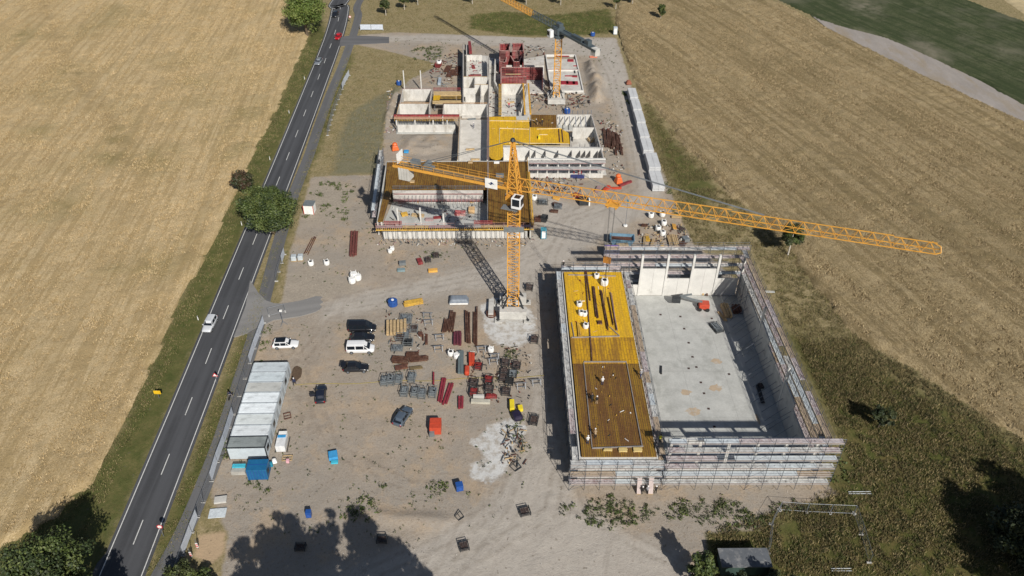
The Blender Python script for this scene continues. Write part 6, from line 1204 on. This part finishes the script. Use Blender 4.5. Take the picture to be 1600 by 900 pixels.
GRN = [leafm('leaf_green', (.065, .095, .02)), leafm('leaf_olive', (.10, .125, .03)), leafm('leaf_deep', (.03, .05, .012))]
DRK = [leafm('leaf_dark', (.03, .042, .012)), leafm('leaf_dark_olive', (.05, .06, .018)), leafm('leaf_darker', (.018, .03, .01))]
BRT = [leafm('leaf_bright', (.12, .17, .03)), leafm('leaf_bright_mid', (.085, .13, .025)), leafm('leaf_yellowish', (.16, .19, .045))]
RDL = [leafm('leaf_reddish', (.065, .035, .018)), leafm('leaf_dark_olive2', (.045, .05, .018)), leafm('leaf_dark', (.03, .042, .012))]
BARK = lambda: M('bark', (.12, .09, .06), .9, var=.3, scale=3)
def tree(name, label, at, H_, rx, rz, mats, seed, n=70, per=90, size=.28, trunk=.3, clump=.26, group=None, cz=None, white=False, ry=None):
    t = thing(name, label, 'tree', (*at, 0), 0, group); r = random.Random(seed); cz = cz or H_-rz; cs, rs = [], []; ry = ry or rx
    while len(cs) < n:
        x, y, z = (r.uniform(-1, 1) for _ in range(3)); q_ = x*x+y*y+z*z
        if q_ > 1 or q_ < .12: continue
        k = 1-.34*r.random()+(.16 if r.random() < .15 else 0); cs.append((x*rx*k*(1-.12*z), y*ry*k*(1-.12*z), cz+z*rz*k)); rs.append(rx*clump*r.uniform(.7, 1.3))
    m = MB().tube((0, 0, 0), (0, 0, cz), trunk, 8, trunk*.55)
    m.build('trunk', M('white_bark', (.5, .46, .4), .8) if white else BARK(), t)
    lb = MB()
    for i in range(12):
        c = cs[i*len(cs)//12]; lb.tube((0, 0, cz*.6+.05*i*rz), c, trunk*.3, 5, trunk*.1)
    lb.build('limbs', BARK(), t); leaf_cloud('crown', cs, rs, per, size, mats, t, seed); return t
tree('broadleaf_tree', 'large dark green round tree overhanging the road and the cycle path', G(426, 364), 11.0, 6.3, 4.3, GRN, 1, 150, 170, .21, .4)
tree('broadleaf_tree', 'large bright green tree beside the road at the top edge', G(480, 56), 14.5, 7.2, 5.6, BRT, 2, 140, 150, .25, .5)
tree('small_tree', 'small reddish dark tree on the left verge of the road', G(383, 303), 6.2, 2.75, 2.4, RDL, 3, 60, 90, .2, .2)
tree('small_tree', 'small round tree standing at the wheat edge under the crane jib', G(1231, 398), 7.6, 2.7, 2.3, DRK[:2]+[GRN[0]], 4, 60, 90, .2, .2, white=True)
tree('sapling', 'low dark sapling in the grass right of the hall', G(1372, 668), 4.6, 1.9, 1.7, DRK, 5, 34, 60, .2, .12)
tree('broadleaf_tree', 'dark bushy tree in the bottom left corner at the field edge', (-60.0, 57.5), 13.5, 5.6, 5.6, GRN+DRK[:1], 6, 140, 200, .19, .4)
tree('broadleaf_tree', 'dark tree right of the corner tree beside the road, mostly below the frame', (-53.0, 51.0), 12.5, 4.2, 4.8, DRK, 7, 90, 90, .27, .35)
tree('sapling', 'dark spiky bush between path and sand patch at the bottom', G(283, 912), 3.6, 2.2, 1.6, DRK[:2]+[GRN[1]], 8, 40, 70, .18, .12)
tree('sapling', 'green bush at the foot of the sand patch at the bottom edge', G(318, 915), 2.6, 2.0, 1.2, GRN, 9, 36, 70, .18, .12)
tree('conifer_bush', 'tall slim green conifer left of the shed, casting a pointed shadow', (26.0, 61.2), 8.2, 1.9, 3.8, GRN, 10, 60, 110, .17, .2)
tree('sapling', 'dark bush beside the right end of the shed', G(1205, 915), 2.6, 2.0, 1.3, DRK, 11, 36, 60, .18, .12)
tree('broadleaf_tree', 'very dark tree at the right edge of the photo, low in the frame', (72.5, 67.5), 7.5, 4.2, 3.6, DRK, 12, 90, 90, .25, .3)
tp0 = None; shad = []
for i, (x, y, H_, rx) in enumerate(((-26.5, 41.0, 22.5, 4.2), (-22, 43.6, 25.2, 4.3), (-16.5, 42.6, 24.2, 4.0), (-11, 44.0, 24.3, 4.0), (-6, 41.5, 23, 3.6), (-2.5, 38.5, 22, 3.0), (-48.0, 49.0, 11, 2.2), (-44.5, 48.0, 9, 1.7))):
    tree('tall_tree', ['first','second','third','fourth','fifth','sixth','seventh','eighth'][i]+' tall tree shading the '+('yard' if i < 6 else 'cycle path')+' from below the frame', (x, y), H_, rx, H_*.32 if i < 6 else H_*.4, DRK, 20+i, 90, 70, .32, .35, .24, group='tall trees below the yard')
for i, (x, y, H_, rx) in enumerate(((80, 55, 20, 6.0), (86, 60, 19, 6.0), (77.5, 49, 20, 5.5), (90, 52, 21, 6))):
    tree('tall_tree', ['nearest','middle','lowest','farthest right'][i]+' tall tree beyond the right edge, shading the dark grass corner', (x, y), H_, rx, 7.5, DRK, 40+i, 100, 80, .36, .4, .26, group='tall trees right of the meadow')
tree('tall_tree', 'small dark tree at the left front corner of the shed', (30.6, 58.8), 6.0, 2.0, 2.6, DRK, 50, 60, 80, .22, .2); tree('tall_tree', 'dark tree in front of the right half of the shed', (36.5, 57.5), 7.4, 2.3, 3.2, DRK, 51, 70, 80, .22, .2)
saps = [(603,24,'small dark tree on a white stem, leftmost near the upper entrance'),(632,15,'small tree behind the leftmost one near the upper entrance'),(653,8,'small tree right of the pair near the upper entrance'),(738,6,'lone young tree left of the far crane jib'),(822,7,'young tree behind the far crane jib'),(876,8,'young tree right of the far crane head'),(962,14,'young tree above the grey cabinet'),(988,8,'young tree on the edge of the wheat near the top'),(1032,31,'young round tree standing in the wheat near the top')]
for i, (px, py, lab) in enumerate(saps): tree('young_tree', lab, G(px, py), 6.0 if i not in (8,) else 5.6, 1.9 if i else 2.2, 1.9, GRN if i in (6, 7, 8) else DRK[:2]+[GRN[0]], 60+i, 34, 60, .24, .14, white=True)
# weeds on the earth, verge grass
TL = [M('verge_straw', (.28, .22, .11), .9, var=.35, scale=.2), M('verge_olive', (.16, .15, .05), .9, var=.35, scale=.2), M('verge_green', (.09, .115, .028), .9, var=.35, scale=.2)]
def weeds(name, label, polys, dens, size, mats, seed, hmax=.5, spread=.35, per=9, thr=.5, blade=False):
    r = np.random.default_rng(seed); C, Rr = [], []
    for poly in polys:
        W_ = np.array(GP(*poly)); x0, y0 = W_.min(0); x1, y1 = W_.max(0); n = int((x1-x0)*(y1-y0)*dens)
        X = r.uniform(x0, x1, n); Y = r.uniform(y0, y1, n); d = sdist(X, Y, [tuple(p) for p in W_]); nz = vnoise(X+50, Y+50, 2.0, seed)
        for x, y, k, q_ in zip(X, Y, d, nz):
            if k > 0 and q_ > thr: C.append((x, y, .05)); Rr.append(spread*(.5+q_)*r.uniform(.6, 1.6))
    o = leaf_cloud(name, C, Rr, per, size, mats, None, seed, hmax, blade); tag(o, label, None, None, 'stuff'); o['category'] = 'plants'; return o
WD = [((870,790),(905,782),(960,772),(1000,785),(1035,792),(1030,815),(960,830),(930,820),(880,815)), ((1030,800),(1060,780),(1130,778),(1200,780),(1300,780),(1325,800),(1210,800),(1190,828),(1120,830),(1080,812),(1040,815)), ((1298,700),(1322,700),(1330,790),(1300,780)),
      ((385,752),(430,752),(440,768),(390,768)), ((520,762),(612,756),(618,790),(570,815),(530,810)), ((620,754),(735,752),(735,772),(640,776)), ((790,670),(822,640),(828,700),(820,720)), ((770,540),(822,540),(826,570),(800,600),(780,560)), ((640,392),(690,392),(690,404),(645,404)),
      ((486,276),(560,290),(540,345),(470,345)), ((640,76),(700,70),(690,92),(650,96)), ((968,140),(985,150),(1045,290),(1068,350),(1082,385),(1072,385),(1050,330),(1005,200)), ((625,215),(700,212),(700,235),(640,240)), ((340,700),(356,660),(362,690),(345,760),(330,800),(350,830),(330,830)), ((405,520),(425,500),(420,540),(395,600))]
weeds('weed_clumps', 'dark green weeds in clumps on the bare earth round the site', WD, 1.6, .16, GRN[:2]+[DRK[1]], 5, .5, .42, 14)
weeds('sparse_weeds', 'scattered small weeds dotted over the earth', [((420,520),(560,470),(700,450),(760,560),(850,760),(700,850),(450,850),(350,780)), ((440,400),(580,290),(590,370),(800,380),(560,440),(440,460)), ((600,60),(960,60),(985,200),(940,260),(900,160))], .35, .11, GRN[:2]+DRK[:1], 6, .4, .2, 7)
TG = [M('grass_blade_dry', (.165, .13, .055), .9, var=.4, scale=.15), M('grass_blade_olive', (.095, .088, .03), .9, var=.4, scale=.15), M('grass_blade_green', (.05, .062, .016), .9, var=.4, scale=.15)]
TG = [M('grass_blade_dry', (.165, .13, .055), .9, var=.4, scale=.15), M('grass_blade_olive', (.095, .088, .03), .9, var=.4, scale=.15), M('grass_blade_green', (.05, .062, .016), .9, var=.4, scale=.15)]
weeds('verge_grass', 'uneven olive and straw coloured grass on the verges', [((505,60),(440,200),(330,440),(240,620),(150,800),(60,1000),(0,900),(0,852),(185,678),(262,510),(402,225),(478,64)), ((545,80),(440,360),(330,640),(225,905),(260,905),(390,560),(430,400),(515,190),(552,90))], 4.0, .19, TL, 8, .5, .7, 9, .25, True)
weeds('dry_grass', 'dry straw coloured grass round the upper entrance and top edge', [((560,75),(680,100),(605,160),(598,250),(500,270),(545,100)), ((570,0),(970,0),(962,55),(600,48))], 1.2, .2, TL[:2]+TL[:1], 18, .5, .7, 8, .3, True)
weeds('green_grass', 'fresh green grass behind the upper haul road', [((735,24),(790,18),(860,24),(950,14),(964,50),(880,56),(800,54),(735,44))], 3.0, .22, TL[1:]+TL[2:], 28, .5, .8, 10, .2, True)
weeds('rough_grass', 'brownish olive grass between the site and the wheat', [((1250,540),(1343,527),(1420,590),(1330,640),(1318,690)), ((1176,388),(1085,383),(1012,210),(1004,150),(1118,280),(1242,396),(1343,527),(1250,540))], 3.5, .22, [TG[0], TL[1], TG[1], TL[0]], 10, .6, .8, 10, .25, True)
weeds('meadow_grass', 'tall dark olive grass on the meadow right of the hall', [((1110,900),(1105,835),(1210,800),(1330,760),(1320,690),(1250,540),(1343,527),(1600,690),(1620,900))], 4.5, .26, [TG[0], TG[1], TG[0], TG[2], TL[0]], 9, .6, .8, 11, .2, True)
weeds('leafy_weeds', 'dense dark green weeds on the earth in front of the hall', [((890,790),(930,778),(985,782),(1030,795),(1020,812),(960,822),(900,812)), ((1050,800),(1110,782),(1200,782),(1298,782),(1300,800),(1210,800),(1190,828),(1110,832))], 3.6, .11, GRN[:1]+DRK[:2], 15, .6, .3, 12, .5)

def debris(label, pts, n, size, mats, seed, z=.05, hz=.25):
    r = np.random.default_rng(seed); W_ = np.array(pts); x0, y0 = W_.min(0); x1, y1 = W_.max(0); m = MB(); k = 0
    while k < n:
        x, y = r.uniform(x0, x1), r.uniform(y0, y1)
        if sdist(np.array([x]), np.array([y]), [tuple(p) for p in W_])[0] < 0: continue
        k += 1; m.cur = int(r.integers(0, len(mats)))
        if r.random() < .45: m.box(x, y, z, size*r.uniform(.9, 2.4), size*r.uniform(.1, .22), hz*r.uniform(.3, .8), r.uniform(0, 3.14))
        else: m.box(x, y, z, size*r.uniform(.15, .6), size*r.uniform(.15, .55), hz*r.uniform(.4, 2.0), r.uniform(0, 3.14), taper=r.uniform(.6, 1))
    return tag(m.build('building_debris', mats), label, 'debris', kind='stuff')
MX = [GREYP(), DARKST(), M('weathered_timber', (.33, .26, .17), .85, var=.3), GREYP(), M('dusty_scrap', (.36, .33, .29), .85, var=.3), RUST(), CONC(), BROWNP(), M('dusty_red_scrap', (.2, .06, .05), .8, var=.4), DARKST()]; LT = [CONCW(), WOOD(), GREYP(), M('grey_rose', (.3,.2,.2))]
pa = lambda *q_: [PA(*p) for p in q_]
debris('mixed building litter around the foot of the far crane', pa((950,320),(1060,330),(1075,400),(1170,400),(1300,400),(1310,480),(1180,500),(1040,500),(950,500)), 190, 1.0, MX, 1)
debris('litter of forms and boards between the red formwork and the far slab', pa((920,110),(1035,120),(1035,230),(915,225)), 60, .9, MX, 2)
debris('small litter on the floors of the left rooms', pa((560,180),(660,180),(662,300),(560,300)), 40, .7, [REDP(), CONCW(), GREYP()], 3, .32)
debris('boards and scraps beside the brown board heap', pa((1350,560),(1500,600),(1510,880),(1400,880),(1350,700)), 90, .8, MX, 4)
debris('scraps under the crane jib below the beam strip', pa((940,890),(1250,890),(1260,1000),(950,1000)), 150, .8, MX, 5)
debris('rubble strewn left of the white cells', pa((100,380),(170,380),(150,640),(70,640)), 120, .5, LT, 6)
debris('scraps behind the shoring table', pa((350,170),(530,170),(530,370),(350,370)), 110, .8, MX, 7)
debris('small scraps along the foot of the brown wing', [PM(*p) for p in ((20,720),(60,840),(1500,850),(1590,700),(1580,850),(1500,900),(20,880))], 110, .45, LT+MX[:2], 8)
debris('litter on the courtyard floor', [PM(*p) for p in ((215,500),(1060,500),(1060,660),(150,660))], 55, .6, MX, 9, .07)
debris('scraps in the timber yard', [CH(*p) for p in ((440,220),(1250,220),(1300,660),(400,660))], 130, .6, MX+[WOOD(), WOOD()], 10)
debris('scraps among the crates of the upper yard', [CC(*p) for p in ((380,220),(700,220),(700,520),(560,560),(400,520))], 60, .5, MX, 11)
debris('scraps along the right edge of the yard', [CC(*p) for p in ((1000,480),(1460,440),(1450,900),(1000,900))], 120, .45, MX, 12)
debris('branches and scraps on the lime spill', [CE(*p) for p in ((1240,300),(1400,300),(1420,600),(1250,600))], 90, .55, [RUST(), GREYP(), WOOD(), DARKST()], 13)
debris('small things on the yellow deck', [G(x, y, 6) for x, y in ((893,428),(962,428),(968,520),(900,520))], 26, .45, [DARKST(), WOOD(), WHITE(), REDP()], 14, 6.0, .12)
debris('small things on the wet brown deck', [G(x, y, 6) for x, y in ((915,572),(979,572),(998,690),(925,690))], 22, .35, [DARKST(), YELB(), WHITE()], 15, 6.06, .12)
debris('scraps on the far yellow deck', pa((705,560),(920,620),(1160,650),(1160,700),(710,700)), 26, .5, [DARKST(), WOOD(), WHITE()], 16, ZD, .12)
debris('litter in the open bays and passage of the far wing', pa((700,200),(765,200),(765,530),(700,530)), 90, .5, MX, 17, .32)
debris('rubble and scraps before the white wall of the far wing', pa((790,805),(1370,805),(1390,870),(790,860)), 90, .6, MX, 18, .22)
debris('scraps on the central room floor', pa((785,440),(890,440),(890,540),(785,540)), 26, .7, MX, 19, .32)
r_ = np.random.default_rng(3); W_ = np.array(SITE[:40]); n_ = 9000; xs_, ys_ = r_.uniform(-58, 52, n_), r_.uniform(62, 240, n_); k_ = (sdist(xs_, ys_, SITE) > .5) & (vnoise(xs_, ys_, 6, 9) > .45)
so_ = leaf_cloud('loose_stones', [(a, b, .0) for a, b in zip(xs_[k_], ys_[k_])], [.3]*int(k_.sum()), 3, .06, [CONC(), M('dark_stone', (.12, .1, .08), .9), M('pale_stone', (.5, .44, .36), .9)], None, 4, .3); tag(so_, 'loose stones and clods scattered over the bare earth', 'stones', kind='stuff')

def stalks(label, poly, n, cols, seed, z=.5, size=.3, ang=20, thr=.4):
    r = np.random.default_rng(seed); W_ = np.array(poly); x0, y0 = W_.min(0); x1, y1 = W_.max(0); x0 = max(x0, -190); x1 = min(x1, 190); y1 = min(y1, 300); y0 = max(y0, 55)
    xs, ys = r.uniform(x0, x1, n), r.uniform(y0, y1, n); k = (sdist(xs, ys, poly) > .9) & (np.abs(xs) < (ys*.68+32)); ca, sa = math.cos(R(ang)), math.sin(R(ang)); k &= (.6*vnoise(xs*ca+ys*sa+300, (ys*ca-xs*sa)*.04+300, 1.5, seed)+.4*vnoise(xs*ca+ys*sa+300, (ys*ca-xs*sa)*.1+300, 3.5, seed+1)) > thr; xs, ys = xs[k], ys[k]
    o = leaf_cloud('wheat_stalks', np.stack([xs, ys, np.zeros(len(xs))], 1), np.full(len(xs), .75), 4, size, cols, None, seed, .3, True)
    co_ = np.empty(len(o.data.vertices)*3, np.float32); o.data.vertices.foreach_get('co', co_); co_[2::3] += z; o.data.vertices.foreach_set('co', co_); o.data.update(); return tag(o, label, 'crop', kind='stuff')
W1 = [M('straw_pale', (.56, .435, .255), .9, var=.1, scale=.1), M('straw_mid', (.51, .39, .215), .9, var=.1, scale=.1), M('straw_dark', (.36, .255, .115), .9, var=.1, scale=.1)]
W2 = [M('coarse_straw_pale', (.48, .38, .225), .9, var=.15, scale=.08), M('coarse_straw_mid', (.40, .31, .175), .9, var=.15, scale=.08), M('coarse_straw_dark', (.21, .155, .075), .9, var=.15, scale=.08)]
stalks('standing golden wheat stalks left of the road', WL, 120000, W1, 71, ang=5, thr=.33); stalks('standing coarse wheat stalks right of the site', WRp, 190000, W2, 72, .45, .32, thr=.46)
k = 14; rr = random.Random(8); c = G(463, 583); tag(MB().prism([(c[0]+1.3*math.cos(i*6.283/k)*rr.uniform(.6, 1.2), c[1]+2.2*math.sin(i*6.283/k)*rr.uniform(.6, 1.2)) for i in range(k)], -.1, .03).build('damp_earth', M('damp_dark_earth', (.1, .065, .04), .95, var=.3, scale=3)), 'dark damp earth patch beside the far end of the containers', 'earth', kind='stuff')
t = thing('marking_tape', 'thin yellow tape stretched across the yard on the ground', 'tape', (*G(460, 602), .06)); a = Vector(G(460, 602)); b = Vector(G(850, 588)); m = MB()
for i in range(20): p = a.lerp(b, i/20)-a; q_ = a.lerp(b, (i+1)/20)-a; m.bar((p.x, p.y+.2*math.sin(i), 0), (q_.x, q_.y+.2*math.sin(i+1), 0), .07, .02)
m.build('tape', M('yellow_tape', (.5, .4, .08), .7), t)
